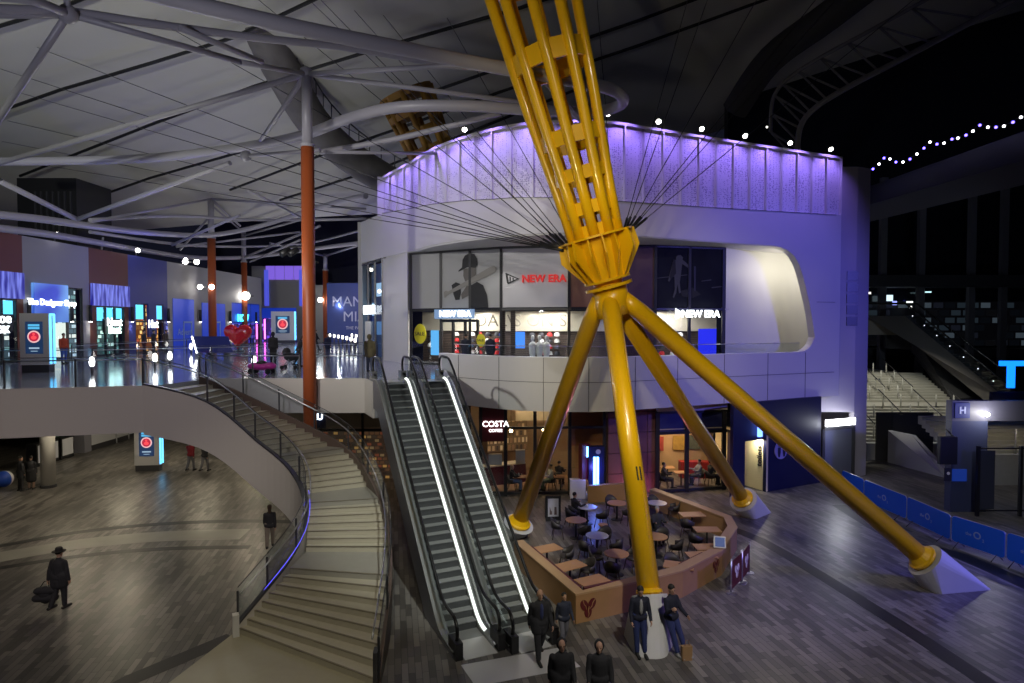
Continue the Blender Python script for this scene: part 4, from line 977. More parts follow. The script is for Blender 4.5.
for i in range(7):
    a, c = Y_[i], Y_[i+1]; w_ = c-a
    t = thing('shopfront', labels[i], 'shopfront', (WX, (a+c)/2, Z1), 'upper-floor shopfronts')
    wm = [rustw, greyw, rustw, bluew, greyw, greyw, greyw][i]
    zt = {0: 9.9, 1: 10.8, 2: 9.7, 3: 10.0, 4: 10.6, 5: 10.4, 6: 10.6}[i]
    pier = min(.9, w_*.16)
    m = M(); wbox(m, a, c, zt, WT); wbox(m, a, a+pier, Z1, zt); wbox(m, c-pier*.7, c, Z1, zt); m.build('facade_wall', greyw if i in (1,4,5,6) else wm, t)
    ya, yc = a+pier, c-pier*.7
    # window recess
    m = M(); m.bbox((WX-.6,ya,Z1), (WX-.5,yc,zt)); m.build('display', [goodsA, goodsA, goodsG, goodsO, bluev, bluev, goodsP][i], t) if i not in (4,5) else None
    fr = M()
    k = 3 if i not in (4,5) else 2
    for j in range(k+1): y = ya+(yc-ya)*j/k; fr.bbox((WX-.15,y-.06,Z1), (WX-.02,y+.06,zt))
    for z in (Z1+.06, Z1+2.4, zt-.05): fr.bbox((WX-.15,ya,z-.05), (WX-.02,yc,z+.05))
    fr.build('window_frame', black, t)
    if i in (0,2):
        m = M(); m.bbox((WX,a+.1,zt), (WX+.18,c-.1,zt+1.5)); m.build('light_band', frit, t)
        for j in range(3):
            y = ya+(yc-ya)*(j+.12)/3; m = M(); m.bbox((WX-.2,y,zt-1.05), (WX-.16,y+(yc-ya)*.26,zt-.12)); m.build('light_panel', cyan, t)
        m = M(); y = (ya+yc)/2; m.bbox((WX+.02,y-1.0,zt-1.9), (WX+.2,y+1.0,zt-.9)); o = m.build('sign', mat('sign_dark', (.01,.015,.02), .5), t)
        text('sign_lettering', ['Shoe', '', 'Next'][i], .8, (WX+.25,y,zt-1.15), (0,1,0), UP, bright, t, .02, bold=.012); text('sign_lettering', ['Box', '', 'Beat'][i], .75, (WX+.25,y,zt-1.7), (0,1,0), UP, em('sign_mint', (.6,1,.85), 5) if i == 2 else bright, t, .02, bold=.03)
    elif i == 1:
        y0, y1 = wy(32), wy(66); m = M(); m.bbox((WX+.0,y0,Z1+2.35), (WX+.2,y1,10.9)); m.build('screen', mat('screen_clouds', (.02,.05,.3), .4, emit=(.03,.10,.8), es=.9, noise=.5, nscale=.6), t)
        sm_ = MT['screen_clouds']; nt2 = sm_.node_tree; n_ = nt2.nodes.new('ShaderNodeTexNoise'); n_.inputs['Scale'].default_value = .55; r_ = nt2.nodes.new('ShaderNodeValToRGB')
        r_.color_ramp.elements[0].position = .38; r_.color_ramp.elements[0].color = (.01,.03,.45,1); r_.color_ramp.elements[1].position = .68; r_.color_ramp.elements[1].color = (.25,.6,1,1)
        nt2.links.new(n_.outputs['Fac'], r_.inputs[0]); nt2.links.new(r_.outputs[0], nt2.nodes['Principled BSDF'].inputs['Emission Color'])
        text('sign_lettering', 'The Designer Shop', .52, (WX+.26,(y0+y1)/2,9.75), (0,1,0), UP, bright, t, .02, bold=.012)
        for j in range(2):
            m = M(); y = y0+(y1-y0)*(.08+.55*j); m.bbox((WX-.4,y,Z1+.1), (WX-.3,y+1.5,Z1+2.3)); m.build('lit_poster', em('poster_glow', (.85,.95,.85), 1.1), t)
    elif i == 3:
        for f0, f1 in ((.02,.28), (.72,.95)):
            m = M(); m.bbox((WX-.1,ya+(yc-ya)*f0,zt-1.2), (WX-.05,ya+(yc-ya)*f1,zt-.1)); m.build('light_panel', cyan, t)
        m = M(); m.bbox((WX,ya+(yc-ya)*.38,zt-2.6), (WX+.15,ya+(yc-ya)*.66,zt)); m.build('sign_panel', bluew, t)
        text('sign_lettering', 'Hut', .85, (WX+.2,ya+(yc-ya)*.52,zt-1.6), (0,1,0), UP, bright, t, .02, bold=.02)
    elif i in (4,5):
        m = M(); m.bbox((WX-.02,ya,Z1), (WX+.04,yc,zt-.02)); m.build('hoarding', bluev, t)
        m = M(); y = ya+(yc-ya)*.45
        for q in ((0,.0),(1.3,0)): m.bbox((WX+.04,y+q[0],Z1), (WX+.1,y+q[0]+.12,Z1+2.4))
        m.bbox((WX+.04,y,Z1+2.3), (WX+.1,y+1.42,Z1+2.45)); m.build('door_outline', mat('pale_blue_line', (.3,.4,.6), .5), t)
        if i == 4: text('hoarding_lettering', 'Advent', .8, (WX+.1,(ya+yc)/2,Z1+1.5), (0,1,0), UP, MT['pale_blue_line'], t, .01)
    elif i == 6:
        text('sign_lettering', 'NOW', 1.0, (WX+.1,ya+(yc-ya)*.35,zt-1.6), (0,1,0), UP, em('sign_cyan', (.05,.7,1), 5), t, .03, bold=.03)
        m = M(); m.bbox((WX-.06,ya,zt-2.2), (WX-.02,yc,zt)); m.build('fascia', bluev, t)
    m = M(); m.add([(WX-.02,ya,Z1+.1), (WX-.02,yc,Z1+.1), (WX-.02,yc,zt), (WX-.02,ya,zt)], [(0,1,2,3)]); m.build('pane', mallglass, t)
for i, px in enumerate((27, 70, 88.5, 130.5, 167, 199, 229, 255)):
    y = wy(px); t = thing('wall_light', '%s of the black tubular wall lights, counted from the left end of the shopfronts' % ('first','second','third','fourth','fifth','sixth','seventh','eighth')[i], 'wall light', (WX+.15,y,8.4), 'tubular wall lights')
    m = M(); m.tube([(WX+.16,y,8.6), (WX+.16,y,9.7)], .11, 10); m.build('tube_body', black, t)
    m = M(); m.tube([(WX+.16,y,8.56), (WX+.16,y,8.6)], .09, 10); m.build('lens', ledwhite, t)
    if i < 5: light('SPOT', 'wall_wash', (WX+.2,y,8.5), 60, (1,.93,.8), .08, (WX+.1,y,6.0), 1.4)
# roof spots along the shop wall
for i, px in enumerate((55, 136, 184)):
    y = wy(px); t = thing('roof_spot', '%s bright spotlight on the roof edge of the left shopfronts' % ('leftmost','middle','rightmost')[i], 'spotlight', (WX+.2,y,WT), 'roof edge spotlights')
    m = M(); m.tube([(WX+.1,y,WT), (WX+.1,y,WT+.35)], .04, 6); m.build('bracket', dsteel, t); m = M(); m.ball((WX+.25,y,WT+.4), .17, 10, 6); m.build('lamp', em('spot_glow', (1,.96,.9), 12), t)
# ------------------------------------------------------------------ far end of the hall
FY = 78
fe = thing('shop_building', 'distant pale shop block with a purple-lit crown at the end of the hall', 'building', D(285,343,FY), None)
x0f, x1f = D(252,300,FY).x, D(304,300,FY).x
zt = D(280,266,FY).z
m = M(); m.bbox((x0f,FY,Z1+4.2), (x1f,FY+1,zt)); m.bbox((D(278,300,FY).x+2.3,FY,Z1), (x1f,FY+1,Z1+4.2)); m.bbox((x0f,FY,Z1), (x0f+.8,FY+1,Z1+4.2)); m.build('facade_wall', greyw, fe)
for i in range(4):
    xa = x0f+(x1f-x0f)*(.28+i*.18); m = M(); m.bbox((xa,FY-.15,zt-1.7), (xa+(x1f-x0f)*.165,FY-.02,zt)); m.build('crown_panel', em('violet_backlit', (.25,.14,.85), .8), fe)
for xa in (.25, .92): m = M(); m.bbox((x0f+(x1f-x0f)*xa,FY-.2,zt-5), (x0f+(x1f-x0f)*(xa+.08),FY-.02,zt-.5)); m.build('lit_pier', em('blue_backlit', (.10,.12,.9), .7), fe)
m = M(); m.bbox((x0f+.8,FY+.6,Z1), (D(278,300,FY).x+2.3,FY+.7,Z1+2.9)); m.build('display', goodsP, fe)
m = M(); m.bbox((x0f+.8,FY,Z1+2.9), (D(278,300,FY).x+2.3,FY+.1,Z1+4.2)); m.build('fascia', bluev, fe)
for px in (257, 265): 
    m = M(); x = D(px,330,FY-.2).x; m.bbox((x-.07,FY-.3,Z1+.3), (x+.07,FY-.2,Z1+2.8)); m.build('neon_bar', em('neon_pink', (1,.12,.7), 5), fe)
fw = thing('poster_wall', 'tall dark blue wall with pale poster lettering at the hall end', 'poster wall', D(340,343,72))
xa, xb = D(327,300,72).x, D(372,300,72).x; ztp = D(340,283,72).z
m = M(); m.bbox((xa,72,Z1), (xb,73,ztp)); m.build('board', mat('poster_blue', (.025,.05,.22), .5, noise=.4, nscale=.3), fw)
tw = mat('poster_lettering', (.55,.58,.7), .5)
text('lettering', 'MAMMA', 1.65, (D(358,302,72).x,71.9,D(358,302,72).z), (1,0,0), UP, tw, fw, .02); text('lettering', 'MIA!', 1.65, (D(357,319,72).x,71.9,D(357,317,72).z), (1,0,0), UP, tw, fw, .02)
text('lettering', 'THE PARTY', .5, (D(357,332,72).x,71.9,D(357,328,72).z), (1,0,0), UP, tw, fw, .01)
m = M(); m.bbox((D(310,300,76).x,76,Z1), (D(328,300,76).x,77,D(320,285,76).z)); struct(m, 'wall_back', greyw)
m = M(); m.bbox((-46,95,Z1), (20,96,27)); m.bbox((-46,17,Z1), (-45,95,13)); struct(m, 'wall_far', mat('night_blue_wall', (.03,.03,.07), .7))
m = M(); m.bbox((-45,20,0), (-44.5,96,4.85)); m.bbox((-45,95,0), (-6,96,4.85)); struct(m, 'wall_lower', black)
# ------------------------------------------------------------------ things standing on the upper floor
ART = [(.5,.0), ]
def kiosk(label, x, y, z, w, h, rz, grp):
    t = thing('advert_kiosk', label, 'advert kiosk', (x,y,z), grp); t.rotation_euler = (0,0,rz)
    OFF[t.name] = V((0,0,0))
    m = M(); m.bbox((-w/2,-.35,.35), (w/2,.12,h)); m.build('casing', mat('kiosk_grey', (.52,.52,.55), .45), t)
    m = M(); m.bbox((-w/2+.03,-.32,0), (w/2-.03,.1,.35)); m.build('plinth', dsteel, t)
    sw, z0, z1 = w*.6, h*.32, h*.86
    m = M(); m.bbox((-sw/2,-.37,z0), (sw/2,-.35,z1)); sc = m.build('screen', em('kiosk_screen', (.008,.03,.09), 1), t)
    zc = z0+(z1-z0)*.53; r = sw*.28
    m = M(); m.lathe([(r*1.35,0),(r*1.35,.006)], (0,-.372,zc), 24, (0,-1,0)); m.build('screen_disc', em('screen_pinkwhite', (1,.6,.6), .9), sc)
    m = M(); m.lathe([(r*1.05,0),(r*1.05,.006)], (0,-.38,zc), 24, (0,-1,0)); m.build('screen_disc', em('screen_crimson', (.55,.01,.05), 1), sc)
    m = M(); m.lathe([(r*.28,0),(r*.28,.006)], (0,-.388,zc+r*.55), 16, (0,-1,0)); m.ball((0,-.386,zc-r*.2), (r*.6,.01,r*.45), 12, 8); m.build('screen_face', em('screen_red', (1,.08,.1), 1), sc)
    m = M(); 
    for k in range(2): m.bbox((-sw*.33,-.376,z1-.12-.13*k-.1), (sw*.33,-.372,z1-.12-.13*k))
    m.build('screen_heading', em('screen_skyblue', (.1,.5,.85), 1), sc)
    m = M(); m.bbox((-sw*.3,-.376,z0+.22), (sw*.3,-.372,z0+.29)); m.bbox((-sw*.2,-.376,z0+.1), (sw*.2,-.372,z0+.13)); m.build('screen_caption', em('screen_pale', (.5,.7,.9), .7), sc)
    m = M(); 
    for q in (-.25,.03): m.tube([(w/2+.02,q,.4), (w/2+.02,q,h-.05)], .05, 6)
    m.tube([(w/2+.02,-.25,h-.05), (w/2+.02,.03,h-.05)], .05, 6); m.build('light_tube', em('tube_iceblue', (.12,.55,1), 2.5), t)
    return t
pk = P(40,372,Z1); kiosk('white advert kiosk with glowing blue edge tube near the bridge rail', pk.x, pk.y, Z1, 1.25, 2.75, .1, 'advert kiosks')
pk = P(284,347,Z1); kiosk('small advert kiosk far off, in front of the purple-crowned block', D(284,340,70).x, 70, Z1, 2.6, 3.6, .0, 'advert kiosks')
pk = P(150,470); kiosk('white advert kiosk standing on the ground floor under the curved bridge', pk.x, pk.y, 0, 1.35, 2.75, .1, 'advert kiosks')
# red heart sculpture
hp = D(238,341,50); ht = thing('heart_sculpture', 'big glossy red heart sculpture on the upper floor', 'sculpture', (hp.x,hp.y,Z1))
def hx(t): return 16*math.sin(t)**3
def hz(t): return 13*math.cos(t)-5*math.cos(2*t)-2*math.cos(3*t)-math.cos(4*t)
m = M(); m.smooth = True; nT, nR = 40, 6; S_ = .07
rings = []
for j in range(nR+1):
    f = j/nR; sc_ = math.cos(f*PI/2)**.5 if f < 1 else 0; rings.append((sc_, math.sin(f*PI/2)*.45))
vs = []; 
zc = 1.35
for sgn_ in (-1,1):
    for sc_, th in rings:
        for i in range(nT):
            t = 2*PI*i/nT; vs.append(hp+V((hx(t)*S_*sc_, sgn_*th, hz(t)*S_*sc_+zc)) if 0 else V((hp.x+hx(t)*S_*sc_, hp.y+sgn_*th, Z1+zc+hz(t)*S_*sc_)))
fs = []
for s_ in (0,1):
    o = s_*(nR+1)*nT
    for j in range(nR):
        for i in range(nT): fs.append((o+j*nT+i, o+j*nT+(i+1) % nT, o+(j+1)*nT+(i+1) % nT, o+(j+1)*nT+i))
m.add(vs, fs); m.build('heart', mat('heart_red', (.55,.006,.015), .18, coat=.5), ht)
m = M(); m.lathe([(.5,0),(.5,.1),(.12,.12),(.1,.3)], (hp.x,hp.y,Z1), 16); m.build('stand', dsteel, ht)
# lectern screen
lp_ = P(214,357,Z1); t = thing('information_screen', 'tilted dark blue information screen with a glowing white edge', 'screen', (lp_.x,lp_.y,Z1))
m = M(); m.plate([lp_+V((-.95,-.25,.3)), lp_+V((1.45,-.25,.3)), lp_+V((.85,.35,1.35)), lp_+V((-1.55,.35,1.35))], (0,-.85,.5), .08); m.build('display', mat('display_navy', (.006,.01,.05), .4, emit=(.005,.01,.12), es=.3), t)
m = M(); m.tube([lp_+V((-.98,-.36,.3)), lp_+V((-1.6,.25,1.38))], .04, 8); m.build('edge_light', ledwhite, t)
m = M(); m.box((lp_.x-.4,lp_.y+.35,Z1+.35), (.25,.4,.7)); m.box((lp_.x+.7,lp_.y+.35,Z1+.35), (.25,.4,.7)); m.build('pedestal', dsteel, t)
# pink ride-on toy car
cp = P(262,374,Z1); t = thing('toy_car', 'small magenta ride-on toy car on the upper floor', 'toy car', (cp.x,cp.y,Z1))
pkm = mat('toy_magenta', (.55,.03,.30), .3)
m = M(); m.smooth = True
for (cx, cz, rx, rz_) in ((0,.34,.62,.17), (.35,.36,.3,.16), (-.3,.36,.34,.17)): m.ball((cp.x+cx,cp.y,Z1+cz), (rx,.3,rz_), 14, 8)
m.build('body', pkm, t)
m = M(); m.ball((cp.x-.02,cp.y,Z1+.5), (.26,.22,.12), 10, 6); m.build('seat', black, t)
for sx in (-.38,.38):
    for sy in (-.28,.28): m = M(); m.lathe([(.13,-.05),(.13,.05)], (cp.x+sx,cp.y+sy,Z1+.13), 14, (0,1,0)); m.build('wheel', rubber, t)
m = M(); m.tube([(cp.x+.5,cp.y,Z1+.5), (cp.x+.75,cp.y,Z1+1.0)], .025, 6); m.build('push_handle', dsteel, t)
# row of lit bollards receding to the hall end and floor spots
bo = []
for i in range(13):
    f = i/12; x = -20.5+4.5*f; y = 70-1.5*i-0*f
    x, y = D(330+22*(i % 2)+ (i//2)*4.2, 340, 71-3.4*(i//2)).x, 71-3.4*(i//2)
    t = thing('light_bollard', 'short glowing bollard, pair %s %s side, in the avenue receding to the hall end' % (('one','two','three','four','five','six','seven')[i//2], ('left','right')[i % 2]), 'bollard', (x,y,Z1), 'lit bollards'); 
    m = M(); m.tube([(x,y,Z1), (x,y,Z1+.75)], .07, 8); m.build('post', dsteel, t); m = M(); m.tube([(x,y,Z1+.75), (x,y,Z1+1.05)], .1, 8); m.build('glow_head', em('bollard_glow', (1,.95,.85), 6), t)
for i, (px, py, Y) in enumerate(((92,368,28), (155,362,31), (170,360,33), (191,346,46), (226,344,50), (254,369,29))):
    p = D(px,py,Y); t = thing('light_bollard', '%s of the glowing bollards dotted across the polished floor, from the left' % ('first','second','third','fourth','fifth','sixth')[i], 'bollard', (p.x,p.y,Z1), 'floor bollards')
    m = M(); m.tube([(p.x,p.y,Z1), (p.x,p.y,Z1+.35)], .05, 8); m.build('post', dsteel, t); m = M(); m.ball((p.x,p.y,Z1+.55), (.11,.11,.24), 10, 8); m.build('glow_head', em('bollard_white', (1,.97,.92), 9), t)
# spotlight clusters on the columns
for k, (px, py, Y, l, big) in enumerate(((310,262,25.9,'lone bright floodlight clamped to the tallest orange column',1), (205,287,55.7,'pair of lamps on a bracket on the orange column by the lectern screen',0), (246,296,65.7,'dazzling floodlight on the slim orange column behind the heart',2), (325,300,73.7,'lamp cluster low on the most distant orange column',0), (190,262,60,'small lamp hanging under the rear canopy left of the columns',0), (303,238,27,'pair of dark stage lamps facing the stair from the tallest column',3))):
    p = D(px,py,Y); t = thing('spotlight_cluster', l, 'spotlight', p)
    if big == 3:
        for dx in (-.6,-.25): m = M(); m.tube([p+V((dx,0,-.5)), p+V((dx-.25,-.3,-.75))], .13, 10); m.build('lamp_head', black, t)
        m = M(); m.tube([p+V((.35,0,-.4)), p+V((-.7,0,-.4))], .03, 6); m.build('bracket', dsteel, t); continue
    s_ = Y/26
    for j, dx in enumerate((0,) if big else (-.18,.30)):
        m = M(); m.ball(p+V((dx*s_,-.1,0)), (.13 if big < 2 else .17)*s_*(.8 if not big else 1), 12, 8); m.build('lamp', em('flood_glow', (1,.95,.86), 14), t)
    m = M(); m.tube([p+V((-.2*s_,.1,.0)), p+V((.3*s_,.1,.0))], .05, 6); m.build('bracket', dsteel, t)
# ------------------------------------------------------------------ under the deck, far left
x = -28.0
for i, (pa, pb, l) in enumerate(((33,44,'first white counter-front panel, beside the two people in dark coats'), (45,57,'middle one of three white counter-front panels'), (58,72,'last of three white counter-front panels, beside the grey pier'))):
    ya, yb = 28*F/(512-pa), 28*F/(512-pb); t = thing('counter_unit', l, 'counter', (x,(ya+yb)/2,0), 'white-fronted counters')
    m = M(); m.bbox((x-.6,ya+.05,0), (x,yb-.05,1.35)); m.build('body', black, t); m = M(); m.bbox((x,ya+.15,.22), (x+.03,yb-.15,1.25)); m.build('front_panel', mat('panel_white', (.6,.62,.68), .5), t)
m = M(); m.bbox((x-3,40.9,0), (x-2.9,44.2,4.85)); o = m.build('green_display', mat('green_panel', (.05,.28,.10), .6), None); tag(o, 'bright green back panel above the white counters', 'panel')
m = M(); m.bbox((x-.8,40.3,0), (x+.05,41.0,4.85)); struct(m, 'wall_left', mat('pier_grey', (.2,.2,.24), .6))
for i, (ya, yb) in enumerate(((41.1,43.6), (43.8,45.0), (45.2,46.4), (46.6,50))):
    t = thing('lit_hoarding', '%s pale lit hoarding panel along the wall beyond the grey pier' % ('nearest long','second','third','farthest')[i], 'hoarding', (x,(ya+yb)/2,0), 'pale hoardings')
    m = M(); m.bbox((x-.2,ya,0), (x-.02,yb,3.2)); m.build('board', mat('hoarding_white', (.55,.56,.6), .5), t); m = M(); m.bbox((x-.02,ya,0), (x+.01,yb,.35)); m.build('kick_board', dsteel, t)
cpx = P(48.5,487); t = thing('round_column', 'round pale column carrying the deck at the far left', 'column', cpx)
m = M(); m.tube([cpx, cpx+UP*4.85], .33, 20); m.build('shaft', plaster, t); m = M(); m.lathe([(.37,0),(.37,.12),(.33,.14)], cpx, 20); m.build('base_ring', dsteel, t)
bpx = P(4,487); m = M(); m.smooth = True; m.ball(bpx+UP*.42, .42, 16, 10)
bm_ = mat('ball_stripes', (.6,.6,.62), .4); nt = bm_.node_tree; tc = nt.nodes.new('ShaderNodeTexCoord'); gr_ = nt.nodes.new('ShaderNodeTexGradient'); gr_.gradient_type = 'RADIAL'
r_ = nt.nodes.new('ShaderNodeValToRGB'); r_.color_ramp.interpolation = 'CONSTANT'; r_.color_ramp.elements[0].color = (.02,.08,.5,1); r_.color_ramp.elements[1].position = .5; r_.color_ramp.elements[1].color = (.7,.7,.72,1)
nt.links.new(tc.outputs['Object'], gr_.inputs[0]); nt.links.new(gr_.outputs[0], r_.inputs[0]); nt.links.new(r_.outputs[0], nt.nodes['Principled BSDF'].inputs['Base Color'])
tag(m.build('beach_ball', bm_), 'large blue and white ball on the floor at the far left edge', 'ball')
# lit restaurant glimpsed below the deck between stair and escalator
rt = thing('grill_restaurant', 'warm red-and-amber lit restaurant front glimpsed beneath the deck between stair and escalators', 'restaurant', (-9,33,0))
m = M(); m.bbox((-12.5,33.6,0), (-5.2,33.8,4.85)); m.build('back_wall', goods_mat('amber_goods', [(.05,.03,.02),(.5,.28,.08),(.12,.06,.03),(.2,.06,.03),(.03,.02,.015),(.06,.045,.03),(.04,.03,.02),(.25,.17,.08)], .28, .2, .4), rt)
fr = M()
for xx in (-12.5,-10.2,-8,-5.8): fr.bbox((xx-.06,33,0), (xx+.06,33.15,4.85))
fr.bbox((-12.5,33,2.7), (-5.2,33.15,2.85)); fr.build('window_frame', black, rt)
m = M(); m.bbox((-12.5,33.05,2.9), (-5.2,33.2,4.85)); m.build('fascia', mat('fascia_taupe', (.2,.17,.13), .6), rt)
m = M(); p = D(316,418,30); m.bbox((p.x-.55,30,p.z-.5), (p.x+.45,30.15,p.z+.35)); o = m.build('hanging_sign', mat('sign_navy', (.01,.015,.06), .5)); tag(o, 'small dark hanging sign with glowing white letters under the deck', 'sign'); OFF[o.name] = V(o.location)
text('lettering', 'PAU', .42, (p.x-.05,29.97,p.z+.05), (1,0,0), UP, MT['sign_glow'], o, .02, bold=.01)
m = M(); m.tube([(p.x,30.08,p.z+.35), (p.x,30.08,4.85)], .03, 6); m.build('hanger', dsteel, o)
# ------------------------------------------------------------------ people
skin = mat('skin', (.46,.27,.19), .55); hairD = mat('hair_dark', (.012,.01,.009), .7); hairB = mat('hair_brown', (.06,.035,.02), .7)
def cloth(n, c): return mat('cloth_'+n, c, .85, noise=.12, nscale=9)
def rot(v, ax, a): return Matrix.Rotation(a, 3, ax) @ V(v)
def capsule(m, a, b, r0, r1, n=10, flat=1.0, fl_ax=None):
    a, b = V(a), V(b); z = b-a; L = z.length
    if L < 1e-5: z = V((0,0,1)); L = 1e-5
    z = z.normalized(); x = V(fl_ax) if fl_ax is not None else (V((1,0,0)) if abs(z.x) < .8 else V((0,1,0)))
    x = (x-z*x.dot(z)).normalized(); y = z.cross(x)
    prof = [(-r0*math.cos(t), r0*math.sin(t)) for t in (.25, .7, 1.15, PI/2)]+[(L*.5, (r0+r1)/2)]+[(L+r1*math.sin(t), r1*math.cos(t)) for t in (0, .42, .87, 1.32)]
    vs = [a+z*h+(x*math.cos(2*PI*j/n)*rr+y*math.sin(2*PI*j/n)*rr*flat) for h, rr in prof for j in range(n)]
    k = len(prof); fs = [(i*n+j, i*n+(j+1) % n, (i+1)*n+(j+1) % n, (i+1)*n+j) for i in range(k-1) for j in range(n)]
    fs += [list(range(n))[::-1], [(k-1)*n+j for j in range(n)]]
    m.add(vs, fs)
def fuse(m, name, mt, vox, parent, smooth=4):
    tmp = bpy.data.objects.new('tmp', m.mesh('tmp', mt)); COL.objects.link(tmp)
    r = tmp.modifiers.new('r', 'REMESH'); r.mode = 'VOXEL'; r.voxel_size = vox; r.use_smooth_shade = True
    if smooth: s_ = tmp.modifiers.new('s', 'SMOOTH'); s_.iterations = smooth; s_.factor = .5
    bpy.context.view_layer.update()
    me = bpy.data.meshes.new_from_object(tmp.evaluated_get(bpy.context.evaluated_depsgraph_get())); me.name = name
    bpy.data.objects.remove(tmp)
    me.materials.clear(); me.materials.append(mt)
    for p in me.polygons: p.use_smooth = True; p.material_index = 0
    o = bpy.data.objects.new(name, me); COL.objects.link(o); o.parent = parent; OFF[o.name] = V((0,0,0)); return o
def person(label, loc, face, h=1.74, top=(.02,.02,.025), legs_c=(.03,.03,.04), shoe=(.02,.02,.02), pose='walk', coat=.0, hair='short', hc=None, lean=0.0, arms=None, legs=None, near=False, female=False, sitz=.45, head=(0,0), skirt=False, hood=False, hat=False, bag=None, cat='person', swing=.38, bulk=1.0, tip=0.0, name='person', shirt=None):
    """face: bearing of the gaze in degrees, 0 = towards the camera (-Y), 90 = towards +X"""
    t = thing(name, label, cat, (0,0,0)); OFF[t.name] = V((0,0,0)); S = h/1.75
    fw = V((0,-1,0)); rt = V((-1,0,0))           # the figure's own front; its right hand is at -X
    hip = V((0,0,.93)); sit = pose == 'sit'
    if sit: hip = V((0,0,sitz/S+.1))
    if legs is None:
        legs = {'walk': ((swing,.12), (-swing*.8,.35)), 'stand': ((.02,.03), (-.02,.03)), 'sit': ((1.5,1.45), (1.5,1.5)), 'lean': ((.30,.05), (.38,.06))}[pose]
    if arms is None:
        arms = {'walk': ((-.3,.12,.25), (.35,.12,.35)), 'stand': ((.05,.1,.2), (.05,.1,.2)), 'sit': ((.7,.15,1.1), (.7,.15,1.1)), 'lean': ((.25,.12,1.0), (.25,.12,1.0))}[pose]
    J = {}
    def dirn(a, out=0): 
        v = V((0,0,-1)); v = rot(v, 'X', -a)      # positive swings forward (-Y)
        return v
    for sd, (a, k) in zip((-1,1), legs):
        hp_ = hip+V((sd*.095,0,-.02)); kn = hp_+dirn(a)*.44; an = kn+dirn(a-k)*.42
        J['hip%d'%sd], J['kn%d'%sd], J['an%d'%sd] = hp_, kn, an
        ft = rot((0,-1,0), 'X', min(.0, (a-k)*.5) if not sit else 0); J['toe%d'%sd] = an+ft*.17+V((0,0,-.05))
    dz = min(min(J['an%d'%s].z-.085, J['toe%d'%s].z-.035) for s in (-1,1)) if not sit else 0
    for k_ in list(J): J[k_] = J[k_]-V((0,0,dz))
    hip = hip-V((0,0,dz))
    tl = lambda v: rot(v, 'X', lean)              # positive leans forward
    def up_(p): return hip+tl(V(p)-V((0,0,.93)))
    sw = (.165 if female else .185)*min(1.12, bulk)
    for sd, (f, ab, el) in zip((-1,1), arms):
        sh = up_((sd*sw,.01,1.365)); d = rot((0,0,-1), 'X', -f+lean*.6); d = rot(d, 'Y', -sd*ab)
        e = sh+d*.285; d2 = rot((0,0,-1), 'X', -(f+el)+lean*.6); d2 = rot(d2, 'Y', -sd*(ab-.35*min(1,el))); w = e+d2*.245
        J['sh%d'%sd], J['el%d'%sd], J['wr%d'%sd], J['hd%d'%sd] = sh, e, w, d2
    nk = up_((0,.0,1.46)); hyaw, hpitch = head
    hc_ = up_((0,-.015,1.61)); hm = lambda v: hc_+rot(rot(tl(V(v)), 'X', hpitch), 'Z', hyaw)
    vox = .014 if near else .024
    # body
    m = M()
    for sd in (-1,1):
        capsule(m, J['hip%d'%sd], J['kn%d'%sd], .082, .055); capsule(m, J['kn%d'%sd], J['an%d'%sd], .056, .038)
        capsule(m, J['an%d'%sd]-V((0,0,.03)), J['toe%d'%sd], .035, .03); capsule(m, J['sh%d'%sd], J['el%d'%sd], .05, .04); capsule(m, J['el%d'%sd], J['wr%d'%sd], .04, .027)
    capsule(m, up_((-.07,0,.95)), up_((.07,0,.95)), .12, .12, 12, .85); capsule(m, up_((0,.0,.98)), up_((0,.0,1.30)), .125, .15, 14, .72, (1,0,0)); capsule(m, up_((-.1,0,1.31)), up_((.1,0,1.31)), .065, .065)
    capsule(m, up_((0,.01,1.4)), hm((0,.02,-.06)), .058, .052)
    m.ball(hm((0,.012,.025)), (.078,.095,.105), 14, 10); capsule(m, hm((0,-.03,-.045)), hm((0,-.052,-.085)), .058, .036)
    capsule(m, hm((0,-.088,.01)), hm((0,-.106,-.025)), .011, .016); 
    for sd in (-1,1): capsule(m, hm((sd*.078,.015,.015)), hm((sd*.083,.02,-.03)), .013, .012)
    for sd in (-1,1):      # hands: palm, four unequal fingers bent at the knuckle, thumb from the side
        w, d = J['wr%d'%sd], J['hd%d'%sd].normalized(); inn = V((-sd,0,0)); inn = (inn-d*inn.dot(d)).normalized(); fr = d.cross(inn)*sd
        if fr.dot(V((0,-1,0))) < 0: fr = -fr
        pc = w+d*.03; capsule(m, pc-fr*.02, pc+fr*.02+d*.0, .026, .026, 8); capsule(m, pc+d*.045-fr*.022, pc+d*.045+fr*.022, .022, .022, 8)
        if near:
            for i, (off, ln) in enumerate(((.036,.066), (.012,.074), (-.012,.068), (-.036,.054))):
                k0 = pc+d*.055+fr*off; k1 = k0+(d*.9+inn*.35).normalized()*ln*.55; k2 = k1+(d*.5+inn*.85).normalized()*ln*.5
                capsule(m, k0, k1, .0105, .0095, 8); capsule(m, k1, k2, .0095, .0085, 8)
            q0 = pc+fr*.03; q1 = q0+(fr*.8+d*.6+inn*.3).normalized()*.042; capsule(m, q0, q1, .012, .0105, 8); capsule(m, q1, q1+(d*.8+fr*.1+inn*.5).normalized()*.03, .0105, .009, 8)
    for i, v in enumerate(m.v): m.v[i] = v*S
    fuse(m, 'body', skin, .0115 if near else vox, t, 2 if near else 3)
